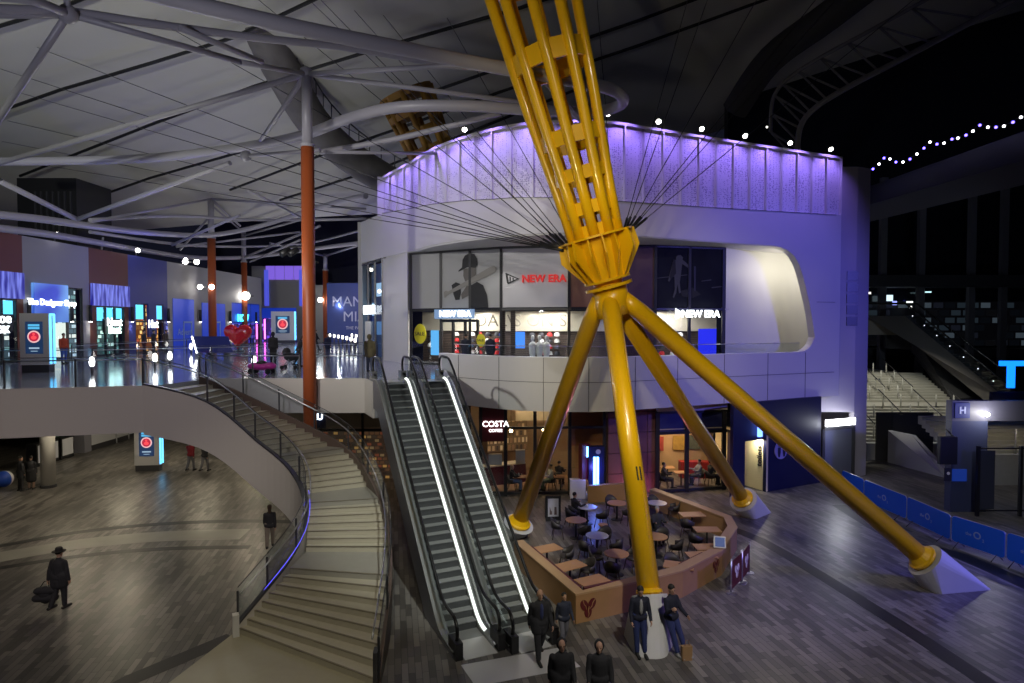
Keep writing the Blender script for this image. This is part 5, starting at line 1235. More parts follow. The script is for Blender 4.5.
    # eyes, brows and mouth
    if near:
        for sd in (-1,1):
            m = M(); m.ball(hm((sd*.03,-.083,.025)), (.013,.007,.008), 8, 5)
            for i, v in enumerate(m.v): m.v[i] = v*S
            m.build('eye', hairD, t)
        m = M(); capsule(m, hm((-.02,-.088,-.055)), hm((.02,-.088,-.055)), .005, .005, 6)
        for i, v in enumerate(m.v): m.v[i] = v*S
        m.build('mouth', mat('lips', (.3,.1,.09), .5), t)
    # trousers
    m = M(); b = bulk
    for sd in (-1,1):
        capsule(m, J['hip%d'%sd], J['kn%d'%sd], .105*b, .078*b); capsule(m, J['kn%d'%sd], J['an%d'%sd]+(J['kn%d'%sd]-J['an%d'%sd])*.1, .078*b, .062*b)
    capsule(m, up_((-.07,0,.96)), up_((.07,0,.96)), .135*b, .135*b, 12, .85)
    for i, v in enumerate(m.v): m.v[i] = v*S
    fuse(m, 'trousers', cloth('%.2f_%.2f_%.2f' % legs_c, legs_c), vox, t, 2)
    # shoes
    for sd in (-1,1):
        a_, tt = J['an%d'%sd], J['toe%d'%sd]; hl = a_+(a_-tt)*V((.35,.35,0))+V((0,0,-.045)); m = M(); capsule(m, V((hl.x,hl.y,tt.z+.01)), tt+(tt-a_)*V((.2,.2,0)), .045, .042, 10); capsule(m, a_+V((0,0,.02)), V((a_.x,a_.y,tt.z+.02)), .05, .048)
        for v in m.v:
            v.z = max(v.z, tt.z-.035)
        for i, v in enumerate(m.v): m.v[i] = v*S
        m.smooth = True; m.sm = [True]*len(m.f); m.build('shoe', cloth('shoe%.2f' % shoe[0], shoe), t)
    # jacket or coat with sleeves
    m = M()
    capsule(m, up_((0,.0,.98)), up_((0,.0,1.28)), .165*b, .185*b, 16, .78, (1,0,0)); capsule(m, up_((0,0,1.39)), up_((sw*.8,0,1.335)), .092, .078); capsule(m, up_((0,0,1.39)), up_((-sw*.8,0,1.335)), .092, .078)
    capsule(m, up_((-.06,0,.93)), up_((.06,0,.93)), .155*b, .155*b, 14, .85); capsule(m, up_((0,.01,1.4)), up_((0,.012,1.465)), .08, .068)
    for sd in (-1,1):
        capsule(m, J['sh%d'%sd], J['el%d'%sd], .07*b, .057*b); capsule(m, J['el%d'%sd], J['wr%d'%sd], .058*b, .044*b)
    if coat:
        for sd in (-1,1): capsule(m, J['hip%d'%sd]+V((0,0,.06)), J['hip%d'%sd].lerp(J['kn%d'%sd], coat), .145*b, .135*b, 14)
        capsule(m, hip+V((0,.0,-.1)), (J['hip-1'].lerp(J['kn-1'], coat)+J['hip1'].lerp(J['kn1'], coat))/2, .16*b, .15*b, 14)
    if hood:
        m.ball(hm((0,.07,.015)), (.115,.11,.14), 12, 8)
    for i, v in enumerate(m.v): m.v[i] = v*S
    fuse(m, 'coat' if coat else 'jacket', cloth('%.2f_%.2f_%.2f' % top, top), vox, t, 5)
    if shirt:
        m = M(); m.ball(up_((0,-.115*b,1.24)), (.055,.06,.20), 10, 8)
        for i, v in enumerate(m.v): m.v[i] = v*S
        m.build('shirt_front', cloth('shirt%.2f' % shirt[0], shirt), t)
    # hair / hat
    hm_ = hc or hairD
    if not hood or hair == 'long':
        m = M()
        if hair == 'bald':
            for sd in (-1,1): m.ball(hm((sd*.06,.04,.0)), (.028,.055,.045), 8, 6)
        else:
            m.ball(hm((0,.025,.05)), (.09,.098,.092), 14, 8)
            if hair == 'long': capsule(m, hm((0,.06,.0)), hm((0,.085,-.17)), .082, .06, 10, .6)
        for i, v in enumerate(m.v): m.v[i] = v*S
        fuse(m, 'hair', hm_, .018, t, 2)
    if hat:
        m = M(); m.lathe([(.095,.0),(.175,-.005),(.18,.005),(.098,.02),(.092,.09),(.07,.12),(.01,.125)], hm((0,.01,.07)), 20, hm((0,0,1))-hm((0,0,0)))
        for i, v in enumerate(m.v): m.v[i] = v*S
        m.build('hat', hairD, t)
    t.rotation_euler = (tip, 0, math.radians(face)); t.location = loc
    t['_hand'] = 0; del t['_hand']
    J2 = {k: t.matrix_basis @ (V(J[k])*S) for k in ('wr-1','wr1')}
    return t, J2
BK = (.022,.022,.026); NV = (.015,.018,.04)
# ground floor, left
p, J_ = person('man in a dark hat and coat walking away with a black bag', P(60,609), 172, 1.78, BK, BK, pose='walk', coat=.45, hat=True, near=True, arms=((.05,.16,.1), (-.2,.22,.2)), bulk=1.08, swing=.13)
w = J_['wr-1']; w = w if w.x < J_['wr1'].x else J_['wr1']
bg = thing('holdall', 'black holdall bag hanging from the hand of the man in the hat', 'bag', (w.x-.14, w.y, w.z-.62)); OFF[bg.name] = V(bg.location)
m = M(); m.smooth = True; capsule(m, (w.x-.30,w.y,w.z-.34), (w.x+.12,w.y,w.z-.32), .13, .13, 12, .8); capsule(m, (w.x-.34,w.y,w.z-.56), (w.x+.14,w.y,w.z-.54), .14, .14, 12, .8); capsule(m, (w.x-.1,w.y,w.z-.52), (w.x-.1,w.y,w.z-.40), .2, .2, 12, .6); m.build('bag_body', cloth('bag', BK), bg)
m = M(); m.tube([V((w.x-.25,w.y,w.z-.24)), V((w.x-.12,w.y,w.z-.06)), V((w.x,w.y,w.z-.03)), V((w.x+.02,w.y,w.z-.24))], .014, 6); m.build('strap', rubber, bg)
person('person in a dark coat standing left of a pair by the pale round column', P(21,491), 150, 1.76, BK, BK, pose='stand', coat=.5)
person('person in a long dark coat with bare calves, right of the pair by the column', P(31.5,489.5), 190, 1.72, BK, (.25,.16,.12), pose='stand', coat=1.0)
person('person in a crimson jacket and grey trousers walking under the bridge', P(191,471), 175, 1.76, (.20,.012,.022), (.12,.12,.14), pose='walk', swing=.2)
person('person in a black jacket and grey trousers beside the crimson jacket', P(205,471.5), 170, 1.72, BK, (.14,.14,.16), pose='walk', swing=.25)
person('woman in a black jacket and pale trousers behind the stair glass', P(270,548), 200, 1.68, BK, (.22,.18,.15), pose='walk', hair='long', female=True, hc=hairB, near=True)
# right foreground
person('bald man in a black coat walking at the foot of the right escalator', P(540,659), 15, 1.78, BK, BK, pose='walk', coat=.35, hair='bald', near=True, swing=.28, shirt=(.03,.04,.12), bulk=1.1)
person('boy in a dark blue jacket and grey trousers beside the bald man', P(564,646.5), 20, 1.42, (.02,.025,.05), (.14,.14,.17), pose='walk', near=True, swing=.18)
person('hooded person in a long black coat at the bottom edge of the view', P(561.5,719), 8, 1.72, BK, BK, pose='walk', coat=.6, hood=True, near=True, swing=.2, bulk=1.1)
person('hooded person in a short black jacket at the bottom edge, walking behind', P(599,720), -8, 1.7, BK, BK, pose='walk', hood=True, near=True, swing=.2, arms=((.2,.12,.7), (.1,.2,.3)), bulk=1.1)
person('person in a dark open jacket and grey top leaning left on the front cone', P(639,652), 5, 1.76, (.012,.014,.03), (.015,.025,.10), pose='lean', near=True, shirt=(.3,.3,.3), lean=.12, legs=((.22,.06),(.28,.10)), arms=((.1,.2,.5), (.15,.2,.6)), head=(.1,.25))
p, J_ = person('person in navy jacket leaning right on the front cone, legs stretched out', P(671,650), 32, 1.76, (.012,.014,.03), (.02,.03,.12), pose='lean', near=True, lean=-.02, legs=((.40,.04),(.52,.06)), arms=((.3,.1,1.9), (.5,.12,.6)), head=(-.1,.3), shoe=(.3,.3,.3))
c = P(684,655); bt = thing('paper_carrier', 'brown paper carrier bag at the feet of the person leaning right', 'bag', c); OFF[bt.name] = V(c)
m = M(); m.prism([c+V((-.12,-.30,0)), c+V((.14,-.26,0)), c+V((.12,-.14,0)), c+V((-.14,-.18,0))], .0, .36); m.build('bag_body', mat('kraft_paper', (.30,.18,.08), .8), bt)
m = M(); m.tube([c+V((-.05,-.25,.36)), c+V((-.03,-.24,.5)), c+V((.05,-.22,.5)), c+V((.07,-.21,.36))], .008, 5); m.build('bag_handle', MT['kraft_paper'], bt)
# upper floor
person('person in an olive camouflage parka at the head of the escalators', P(370,372,Z1), 170, 1.74, (.09,.075,.035), (.05,.06,.10), pose='stand', coat=.3, hood=True, near=True, bulk=1.12)
person('woman in black bending over the dark pushchair by the toy car', P(275,370,Z1)+V((.4,2.2,0)), 115, 1.66, BK, BK, pose='walk', lean=.35, hair='long', female=True, arms=((.7,.1,.4),(.8,.1,.4)), swing=.15)
person('person in dark clothes with a tall hood standing left of the pushchair', P(262,368,Z1)+V((-.5,2.8,0)), 200, 1.78, BK, BK, pose='stand', hood=True)
person('small figure in a navy coat alone on the polished floor', P(328,358,Z1), 0, 1.6, (.02,.025,.06), (.05,.06,.12), pose='stand', coat=.4)
person('distant figure in black walking beside the tallest orange column', P(316,350,Z1), 90, 1.75, BK, BK, pose='walk')
for i, (px, l) in enumerate(((136,'first of three dark figures outside the orange-lit shop'), (143,'middle of three dark figures outside the orange-lit shop'), (153,'last of three figures outside the orange-lit shop, in a brown coat'))):
    y = wy(px)-1; person(l, V((WX+1.2+.2*i, y, Z1)), 90, 1.74, BK if i < 2 else (.06,.045,.035), BK, pose='stand', coat=.4)
y = wy(14); person('person in an orange-red top and blue jeans by the far left shop', V((WX+3.2,y-.5,Z1)), 60, 1.7, (.45,.07,.03), (.05,.12,.45), pose='stand')
for px, l in ((463,'shopper in a dark jacket outside the cap shop door'), (487,'broad-shouldered shopper in black browsing the cap shop window')):
    q = wl(px)+V((.2,-.7,0)); person(l, V((q.x,q.y,Z1)), 180, 1.72, (.015,.018,.035), BK, pose='stand', coat=.3)
# pushchair
c = P(268,372,Z1)+V((.5,1.6,0)); t = thing('pushchair', 'dark pushchair with folded hood on the upper floor beside the woman in black', 'pushchair', c)
m = M(); m.smooth = True; m.ball(c+V((0,0,.62)), (.34,.25,.2), 12, 8); m.build('seat_tub', cloth('pram', BK), t); m = M(); m.smooth = True; m.ball(c+V((-.2,0,.85)), (.2,.24,.24), 12, 8); m.build('hood', cloth('pram', BK), t)
m = M(); m.tube([c+V((-.35,-.2,.1)), c+V((.35,-.2,1.0))], .02, 6); m.tube([c+V((.3,-.2,.1)), c+V((-.1,-.2,.6))], .02, 6); m.tube([c+V((-.35,.2,.1)), c+V((.35,.2,1.0))], .02, 6); m.tube([c+V((.3,.2,.1)), c+V((-.1,.2,.6))], .02, 6); m.tube([c+V((.35,-.2,1.0)), c+V((.35,.2,1.0))], .02, 6); m.build('chassis', dsteel, t)
for sx in (-.35,.3):
    for sy in (-.22,.22): m = M(); m.lathe([(.11,-.02),(.11,.02)], c+V((sx,sy,.11)), 14, (0,1,0)); m.build('wheel', rubber, t)
# ------------------------------------------------------------------ coffee terrace on the ground floor
BH = .86
TR = [P(514,541,BH), P(576,594,BH), P(643,580,BH), P(683,570,BH), P(722,550,BH), P(737,527,BH), P(731,516,BH), P(655,488,BH)]
TR = [V((p.x,p.y,0)) for p in TR]
tb = thing('terrace_barrier', 'low wooden-topped barrier wall wrapped round the coffee terrace', 'barrier', (4.5,18,0))
wd = mat('barrier_wood', (.34,.19,.09), .5, noise=.12, nscale=3); wdt = mat('barrier_top', (.42,.27,.15), .42, noise=.1, nscale=3)
cen = sum(TR, V((0,0,0)))/len(TR)
def inset(i, d):
    a, b, c = TR[max(i-1,0)], TR[i], TR[min(i+1,len(TR)-1)]
    t = (c-a).normalized(); n = V((-t.y,t.x,0)); n = n if n.dot(cen-b) > 0 else -n; return b+n*d
for i in range(len(TR)-1):
    a, b = TR[i], TR[i+1]; m = M(); m.prism([a, b, inset(i+1,.3), inset(i,.3)], 0, BH-.05); m.build('wall_section', wd, tb)
    m = M(); m.prism([inset(i,-.02), inset(i+1,-.02), inset(i+1,.34), inset(i,.34)], BH-.05, BH); m.build('ledge', wdt, tb)
bean = mat('bean_maroon', (.10,.01,.012), .6); beanw = mat('bean_white', (.75,.72,.72), .6)
def beans(a, b, f, z, s, mt, par, out=.015):
    t = (b-a).normalized(); n = V((t.y,-t.x,0)); n = n if n.dot(cen-a) < 0 else -n; c = a.lerp(b, f)+n*out+UP*z
    for dx, dz, r in ((-.42,.25,.5), (.42,.25,-.5), (0,-.45,0)):
        m = M(); ps = []
        for k in range(20):
            al = 2*PI*k/20; u, v = .40*math.cos(al), .56*math.sin(al); ps.append(c+t*((dx+u*math.cos(r)-v*math.sin(r))*s)+UP*((dz+u*math.sin(r)+v*math.cos(r))*s))
        m.plate(ps, n, .008); o = m.build('coffee_bean_emblem', mt, par)
        m = M(); ps = []
        for u0, v0 in ((-.05,-.5), (.05,-.2), (-.02,.1), (.06,.5), (.13,.5), (.05,.1), (.12,-.2), (.03,-.5)):
            ps.append(c+n*.009+t*((dx+u0*math.cos(r)-v0*math.sin(r))*s)+UP*((dz+u0*math.sin(r)+v0*math.cos(r))*s))
        m.plate(ps, n, .004); m.build('bean_crease', wd if mt is bean else maroon, o)
beans(TR[1], TR[2], .17, .42, .30, bean, tb); beans(TR[3], TR[4], .83, .44, .24, bean, tb)
# banners of maroon cloth right of the barrier
for (pa, pb, l) in (((731,593),(741,583),'nearer maroon barrier banner with a white coffee bean emblem'), ((742,582),(749,573),'farther maroon barrier banner with a white coffee bean emblem')):
    a, b = P(*pa), P(*pb); t = thing('barrier_banner', l, 'barrier', (a+b)/2, 'maroon barrier banners')
    m = M(); tt = (b-a).normalized(); n = V((tt.y,-tt.x,0)); m.plate([a+UP*.12, b+UP*.12, b+UP*1.0, a+UP*1.0], n, .02); m.build('banner', maroon, t); beans(a, b, .5, .58, .24, beanw, t, .025)
    m = M()
    for q in (a,b): m.tube([q, q+UP*1.08], .025, 8)
    m.build('post', steel, t)
    for q in (a,b): m = M(); m.lathe([(.17,0),(.17,.02),(.05,.04)], q, 16); m.build('base_disc', steel, t)
# order tablet on the ledge
c = TR[4].lerp(TR[3],.05)+UP*BH; t = thing('menu_tablet', 'small tilted tablet with blue screen on the corner of the terrace ledge', 'tablet', c)
m = M(); m.plate([c+V((-.16,.2,.04)), c+V((.22,.12,.04)), c+V((.27,.32,.36)), c+V((-.11,.4,.36))], (.2,-.8,.6), .03); m.build('frame', mat('tablet_frame', (.45,.44,.42), .4), t)
m = M(); m.plate([c+V((-.11,.2,.08)), c+V((.18,.13,.08)), c+V((.22,.28,.33)), c+V((-.07,.35,.33))], (.2,-.8,.6), .045); m.build('screen', em('tablet_blue', (.04,.07,.2), 1), t)
# furniture prototypes
tblw = mat('table_wood', (.44,.24,.12), .4, noise=.12, nscale=4); tblm = mat('table_marble', (.42,.42,.45), .25); chairm = mat('chair_dark', (.035,.03,.03), .5); chaird = mat('chair_leg', (.05,.03,.02), .5)
def round_table(mt, label, r=.42):
    t = thing('round_table', label, 'table', (0,0,0), 'terrace tables'); m = M(); m.lathe([(r-.02,.70),(r,.71),(r,.735),(r-.01,.74)], n=28); m.build('tabletop', mt, t)
    m = M(); m.tube([(0,0,.03), (0,0,.7)], .04, 10); m.build('column', black, t); m = M(); m.lathe([(.25,0),(.25,.015),(.06,.04)], n=20); m.build('base', black, t); return t
def square_table(label, w=.95, d=.6):
    t = thing('square_table', label, 'table', (0,0,0), 'terrace tables'); m = M(); m.box((0,0,.725), (w,d,.03)); m.build('tabletop', tblw, t)
    m = M(); m.tube([(0,0,.03), (0,0,.71)], .035, 8); m.build('column', black, t); m = M(); m.box((0,0,.012), (.5,.4,.024)); m.build('base', black, t); return t
def tub_chair(label):
    t = thing('tub_chair', label, 'chair', (0,0,0), 'terrace chairs')
    m = M(); m.smooth = True; m.lathe([(.02,.41),(.22,.41),(.25,.44),(.24,.48),(.05,.5)], n=18); m.build('seat', chairm, t)
    m = M(); m.smooth = True; ro, ri = [], []
    ang = [PI*(-.12+1.24*k/14) for k in range(15)]
    hgt = lambda a: .62+.2*math.sin(max(0, min(PI, a)))**1.5
    vs = []
    for a in ang:
        for r_, z_ in ((.25,.42), (.29,hgt(a)), (.25,hgt(a)), (.22,.46)): vs.append((r_*math.cos(a), r_*math.sin(a), z_))
    fs = [(4*i+j, 4*i+(j+1) % 4, 4*i+4+(j+1) % 4, 4*i+4+j) for i in range(14) for j in range(4)]+[(0,1,2,3), (56,59,58,57)]
    m.add(vs, fs); m.build('backrest', chairm, t)
    for sx in (-1,1):
        for sy in (-1,1): m = M(); m.tube([(sx*.15,sy*.15,.42), (sx*.22,sy*.22,0)], [.02,.014], 8); m.build('leg', chaird, t)
    return t
def stool(label):
    t = thing('stool', label, 'stool', (0,0,0), 'terrace chairs'); m = M(); m.lathe([(.17,.42),(.19,.44),(.19,.47),(.17,.48)], n=18); m.build('seat', tblw, t)
    for k in range(4): a = PI/4+k*PI/2; m = M(); m.tube([(.12*math.cos(a),.12*math.sin(a),.43), (.19*math.cos(a),.19*math.sin(a),0)], .014, 6); m.build('leg', black, t)
    return t
pw, pm, ps, pc, pst = round_table(tblw,'x'), round_table(tblm,'x'), square_table('x'), tub_chair('x'), stool('x')
uw, um, us, uc, ust = [], [], [], [], []
# round tables: survey point of the top, kind, description, chair bearings
RT = [(587,506.5,'m','marble-topped round table nearest the coffee windows, beneath the blue light totem',(200,320)), (576,519.5,'w','wooden round table second from the menu board',(180,290)), (597,535,'m','blue-lit marble round table in the middle of the terrace',(60,230,330)),
      (616.5,553,'w','large wooden round table just left of the yellow leg',(30,150,250)), (657,502.5,'m','white round table behind the yellow leg near the back ledge',(0,90,200)), (617,502.5,'w','dim round table between the totem and the yellow leg',(100,300)), (656,536,'w','wooden round table just right of the yellow leg',(60,180,330))]
SQ = [(547,548,.5,'small square table at the left end of the banquette'), (570,565,.55,'square wooden table in the middle of the left banquette'), (592,580,.5,'square table tucked in the front left corner of the terrace'), (679,565,-.35,'square table at the front ledge right of the yellow leg'), (701,554.5,.1,'square table second along the right front ledge'),
      (708,546.5,.05,'square table third along the right ledge, behind the tablet'), (707,529,.0,'long pinkish table at the right side of the terrace'), (692,514,.1,'square table nearest the rear right ledge')]
names_dir = lambda a: ('right' if -45 <= ((a+180) % 360-180) < 45 else 'far' if 45 <= a % 360 < 135 else 'left' if 135 <= a % 360 < 225 else 'near')
for px, py, k, l, ch in RT:
    c = P(px,py,.74); c = V((c.x,c.y,0)); place(pw if k == 'w' else pm, uw if k == 'w' else um, c, 0, l)
    short = l.split(' ')
    for a in ch:
        ar = math.radians(a); q = c+V((math.cos(ar), math.sin(ar), 0))*.72
        place(pc, uc, q, ar-PI/2, 'dark tub chair at the %s side of the %s' % (names_dir(a), {587:'table beneath the blue totem',576:'table second from the menu board',597:'blue-lit table mid terrace',616.5:'large table left of the yellow leg',657:'white table behind the yellow leg',617:'dim table between totem and leg',656:'table right of the yellow leg'}[px]))
for i, (px, py, rz, l) in enumerate(SQ):
    c = P(px,py,.74); c = V((c.x,c.y,0)); place(ps, us, c, rz, l)
    out = (cen-c); out.z = 0; out.normalize()
    if i in (0,1,6,7,3): place(pc, uc, c+out*.68, math.atan2(out.y,out.x)-PI/2, 'dark tub chair beside the %s' % l.split(' terrace')[0].replace('square ','')[:200].replace(' of the','').replace('wooden ','').replace(' in front left corner',''))
for px, py, l in ((603,524,'small round stool between the marble tables'), (552,577,'small stool at the left banquette end'), (604,584,'pale low stool by the front ledge left of the yellow leg')):
    c = P(px,py,.48); place(pst, ust, V((c.x,c.y,0)), 0, l)
# banquettes along the inside of the barrier
bqm = mat('banquette_maroon', (.10,.02,.03), .5)
for (i0, l) in ((0,'dark maroon banquette along the left inside of the terrace barrier'), (1,'dark maroon banquette along the front inside of the terrace barrier'), (3,'dark maroon banquette along the right front inside of the barrier')):
    a, b = TR[i0], TR[i0+1]; t_ = (b-a).normalized(); n = V((-t_.y,t_.x,0)); n = n if n.dot(cen-a) > 0 else -n
    a2, b2 = a+t_*.5+n*.36, b-t_*.5+n*.36; t = thing('banquette', l, 'bench', (a2+b2)/2, 'maroon banquettes')
    m = M(); m.prism([a2, b2, b2+n*.45, a2+n*.45], .0, .44); m.build('seat', bqm, t); m = M(); m.prism([a2, b2, b2+n*.1, a2+n*.1], .44, .8); m.build('backrest', bqm, t)
# menu board
c = P(553,521); t = thing('menu_board', 'standing black A-frame menu board with a pale poster at the terrace entrance', 'sign board', c)
m = M(); m.plate([c+V((-.32,-.05,0)), c+V((.34,.0,0)), c+V((.34,.12,1.05)), c+V((-.32,.07,1.05))], (0,1,0), .04); m.build('board', black, t)
m = M(); m.plate([c+V((-.32,.45,0)), c+V((.34,.5,0)), c+V((.34,.17,1.05)), c+V((-.32,.12,1.05))], (0,1,0), .03); m.build('rear_board', black, t)
m = M(); m.plate([c+V((-.22,-.035,.2)), c+V((.24,.0,.2)), c+V((.24,.085,.95)), c+V((-.22,.05,.95))], (0,-1,.1), .008); o = m.build('poster', mat('poster_paper', (.5,.5,.55), .5), t)
for dx in (-.1,.1): m = M(); m.plate([c+V((dx-.05,-.02,.28)), c+V((dx+.06,-.01,.28)), c+V((dx+.05,.03,.6)), c+V((dx-.04,.02,.6))], (0,-1,.1), .012); m.build('printed_cup', mat('cup_print', (.12,.08,.08), .5), o)
# blue light totem and lockers by the coffee windows
c = P(596,497); c.y -= .2; t = thing('light_totem', 'tall dark totem with a glowing ice-blue vertical tube by the coffee windows', 'totem', c)
m = M(); m.box((c.x,c.y+.2,.1), (1.0,.7,.2)); m.build('base', white, t); m = M(); m.box((c.x,c.y+.25,1.35), (.75,.35,2.3)); m.build('casing', mat('totem_navy', (.01,.012,.06), .3), t)
m = M(); 
for dx in (-.1,.05): m.tube([c+V((dx,.02,.55)), c+V((dx,.02,2.0))], .06, 8)
m.build('light_tube', em('tube_blue', (.12,.35,1), 9), t); m = M(); m.tube([c+V((-.45,.05,2.0)), c+V((-.45,.05,2.5))], .05, 6); m.build('side_tube', MT['tube_blue'], t)
m = M(); m.lathe([(.12,0),(.12,.02)], c+V((.08,.07,2.25)), 16, (0,-1,0)); m.build('round_badge', mat('badge_grey', (.3,.3,.4), .5), t)
c2 = P(577,496); m = M(); m.box((c2.x,c2.y-.25,.45), (.75,.45,.9)); o = m.build('white_cabinet', white); tag(o, 'low white cabinet left of the blue light totem', 'cabinet'); 
m = M(); m.box((c2.x+.35,c2.y-.1,1.75), (.5,.3,1.7), .5); m.box((c2.x+.35,c2.y-.1,.45), (.06,.06,.9)); o = m.build('display_panel', maroon); tag(o, 'dark maroon upright board behind the white cabinet', 'board'); o.name = 'menu_banner'
# low counter wall behind the totem tables
m = M(); a, b = P(588,503), P(628,500); m.prism([a, b, b+V((0,.25,0)), a+V((0,.25,0))], 0, .8); o = m.build('low_wall', wd); tag(o, 'low wooden wall at the back of the terrace beneath the totem', 'low wall')
# seated people on the terrace and inside
def seated(label, loc, face, top, hair='short', legs_c=BK, **k): return person(label, loc, face, 1.72, top, legs_c, pose='sit', hair=hair, **k)
c = P(576,513,.48); seated('person in black sitting at the table beneath the blue totem', V((c.x-.05,c.y+.1,0)), 120, BK)
c = P(657,528,.48); seated('grey-haired person in dark clothes sitting behind the yellow leg', V((c.x,c.y,0)), 10, (.03,.03,.035), hc=mat('hair_grey', (.25,.24,.23), .7))
c = cw(509)+V((.15,.9,0)); seated('woman in a black top seated at the coffee window table, facing right', c, 80, BK, 'long', (.1,.16,.28), female=True, hc=mat('hair_fair', (.45,.33,.2), .7))
c = cw(550)+V((.1,.9,0)); seated('person in a white top seated beyond the far left yellow leg', c, -70, (.5,.5,.48), legs_c=(.12,.16,.1))
c = cw(562)+V((0,1.6,0)); seated('person in black seated with their back to the coffee window', c, 160, BK)
c = W0.lerp(W1,.70)+V((0,1.1,0)); seated('person in grey seated in the right-hand restaurant window', c, -80, (.2,.2,.22))
c = W0.lerp(W1,.15)+V((0,.8,0)); seated('person in dark clothes at the left end of the restaurant window', c, 70, (.05,.04,.04))
c = W0.lerp(W1,.84)+V((0,.8,0)); seated('person in black seated at the right end of the restaurant window', c, 100, BK)
pt_ = square_table('x', .7, .6); ut_ = []
for c, l in ((cw(520)+V((0,.9,0)), 'wooden table inside the coffee window beside the woman in black'), (cw(556)+V((.3,.8,0)), 'wooden table inside the coffee windows beyond the far left leg'), (cw(592)+V((0,1.0,0)), 'wooden table inside the coffee shop behind the totem'), (W0.lerp(W1,.42)+V((0,1.0,0)), 'table in the middle of the right-hand restaurant window'), (W0.lerp(W1,.25)+V((.2,2.2,0)), 'farther table deeper inside the right-hand restaurant')):
    o = place(pt_, ut_, c, 0, l, 'indoor tables')
for k, (c, z) in enumerate(((cw(519)+V((0,.9,.745)), .16), (P(587,506.5,.745), .1))):
    m = M(); m.lathe([(.035,0),(.04,.02),(.04,z*.7),(.02,z)], c, 12); o = m.build(('water_bottle','paper_cup')[k], mat('cup_white', (.7,.7,.68), .4)); tag(o, ('white bottle standing on the coffee window table','paper cup on the marble table beneath the totem')[k], ('bottle','cup')[k])
seats = tub_chair('x'); us2 = []
for c, l, a in ((cw(509)+V((.15,.9,0)),'chair under the woman in black by the coffee window',-100), (cw(550)+V((.1,.9,0)),'chair under the person in the white top',110), (cw(562)+V((0,1.6,0)),'chair of the person with their back to the window',-20), (W0.lerp(W1,.70)+V((0,1.1,0)),'chair under the person in grey in the restaurant',110), (W0.lerp(W1,.15)+V((0,.8,0)),'chair at the left end of the restaurant window',-110), (W0.lerp(W1,.84)+V((0,.8,0)),'chair at the right end of the restaurant window',-80),
        (V((P(576,513,.48).x-.05,P(576,513,.48).y+.1,0)),'chair under the person in black beneath the totem',-60), (V((P(657,528,.48).x,P(657,528,.48).y,0)),'chair under the grey-haired person behind the leg',-170)):
    place(seats, us2, c, math.radians(a)+PI, l, 'occupied chairs')
# ------------------------------------------------------------------ right-hand side: barriers, stairs, dark buildings
barb = mat('barrier_blue', (.01,.13,.85), .5)
ends = [P(842,493), P(864,504), P(907,523.5), P(951,545), P(1006,564.5), P(1065,586)]
for i in range(5):
    a, b = ends[i], ends[i+1]; d = (b-a).normalized(); a, b = a+d*.04, b-d*.04; n = V((d.y,-d.x,0)); n = n if n.y < 0 else -n
    t = thing('crowd_barrier', ('blue crowd barrier at the far end, partly behind the right yellow leg','second blue crowd barrier from the far end','third blue crowd barrier, directly above the right leg base','fourth blue crowd barrier, the widest one fully in view','nearest blue crowd barrier, cut by the right edge')[i], 'barrier', (a+b)/2, 'blue crowd barriers')
    hgt = .95; L = (b-a).length; r = .12; ps = []
    for cx, cz, a0 in ((L-r,.2+r,-PI/2), (L-r,.2+hgt-r,0), (r,.2+hgt-r,PI/2), (r,.2+r,PI)):
        for k in range(5): al = a0+PI/2*k/4; ps.append(a+d*(cx+r*math.cos(al))+UP*(cz+r*math.sin(al)))
    m = M(); m.plate(ps, n, .03); m.build('panel', barb, t)
    m = M(); m.tube(ps, .02, 6, close=True); m.build('frame', steel, t)
    for f in (.14,.86):
        q = a.lerp(b, f); m = M(); m.tube([q+n*.3, q+UP*.25, q-n*.3], .018, 6); m.build('foot', dsteel, t)
    if 0 < i < 5:
        c = a.lerp(b,.5)+n*.035+UP*.68
        xd = d if d.x > 0 else -d
        lw = mat('barrier_letter', (.32,.42,.8), .5)
        text('lettering', 'the', .17, c-xd*.32-UP*.02, xd, UP, lw, t, .003); text('lettering', 'O', .36, c, xd, UP, lw, t, .003, bold=.006); text('lettering', '2', .15, c+xd*.22-UP*.12, xd, UP, lw, t, .003)
# broad lit stairs
ls = thing('lit_stairs', 'broad pale lit stairs with handrail posts behind the dark pillar at the right', 'stairs', (24.5,40,0))
lit = mat('pale_step', (.5,.49,.43), .5, noise=.06, nscale=2)
def flight(x0, x1, y0, z0, n, going=.34, rise=.165):
    for k in range(n):
        m = M(); m.bbox((x0, y0+k*going, max(0, z0+(k+1)*rise-.4)), (x1, y0+(k+1)*going+.02, z0+(k+1)*rise)); m.build('step', lit, ls)
    return y0+n*going, z0+n*rise
A = P(868,432).x
y1, z1 = flight(22.0, 31.5, 38.6, 1.05, 11); m = M(); m.bbox((22,y1,z1-.3), (31.4,y1+1.6,z1)); m.build('landing', lit, ls)
y2, z2 = flight(22.0, 31.4, y1+1.6, z1, 11); m = M(); m.bbox((20,y2,z2-.3), (30,y2+6,z2)); m.build('landing', lit, ls)
m = M(); m.bbox((22,38.2,0), (31.5,38.6,1.05)); m.build('base_wall', concrete, ls)
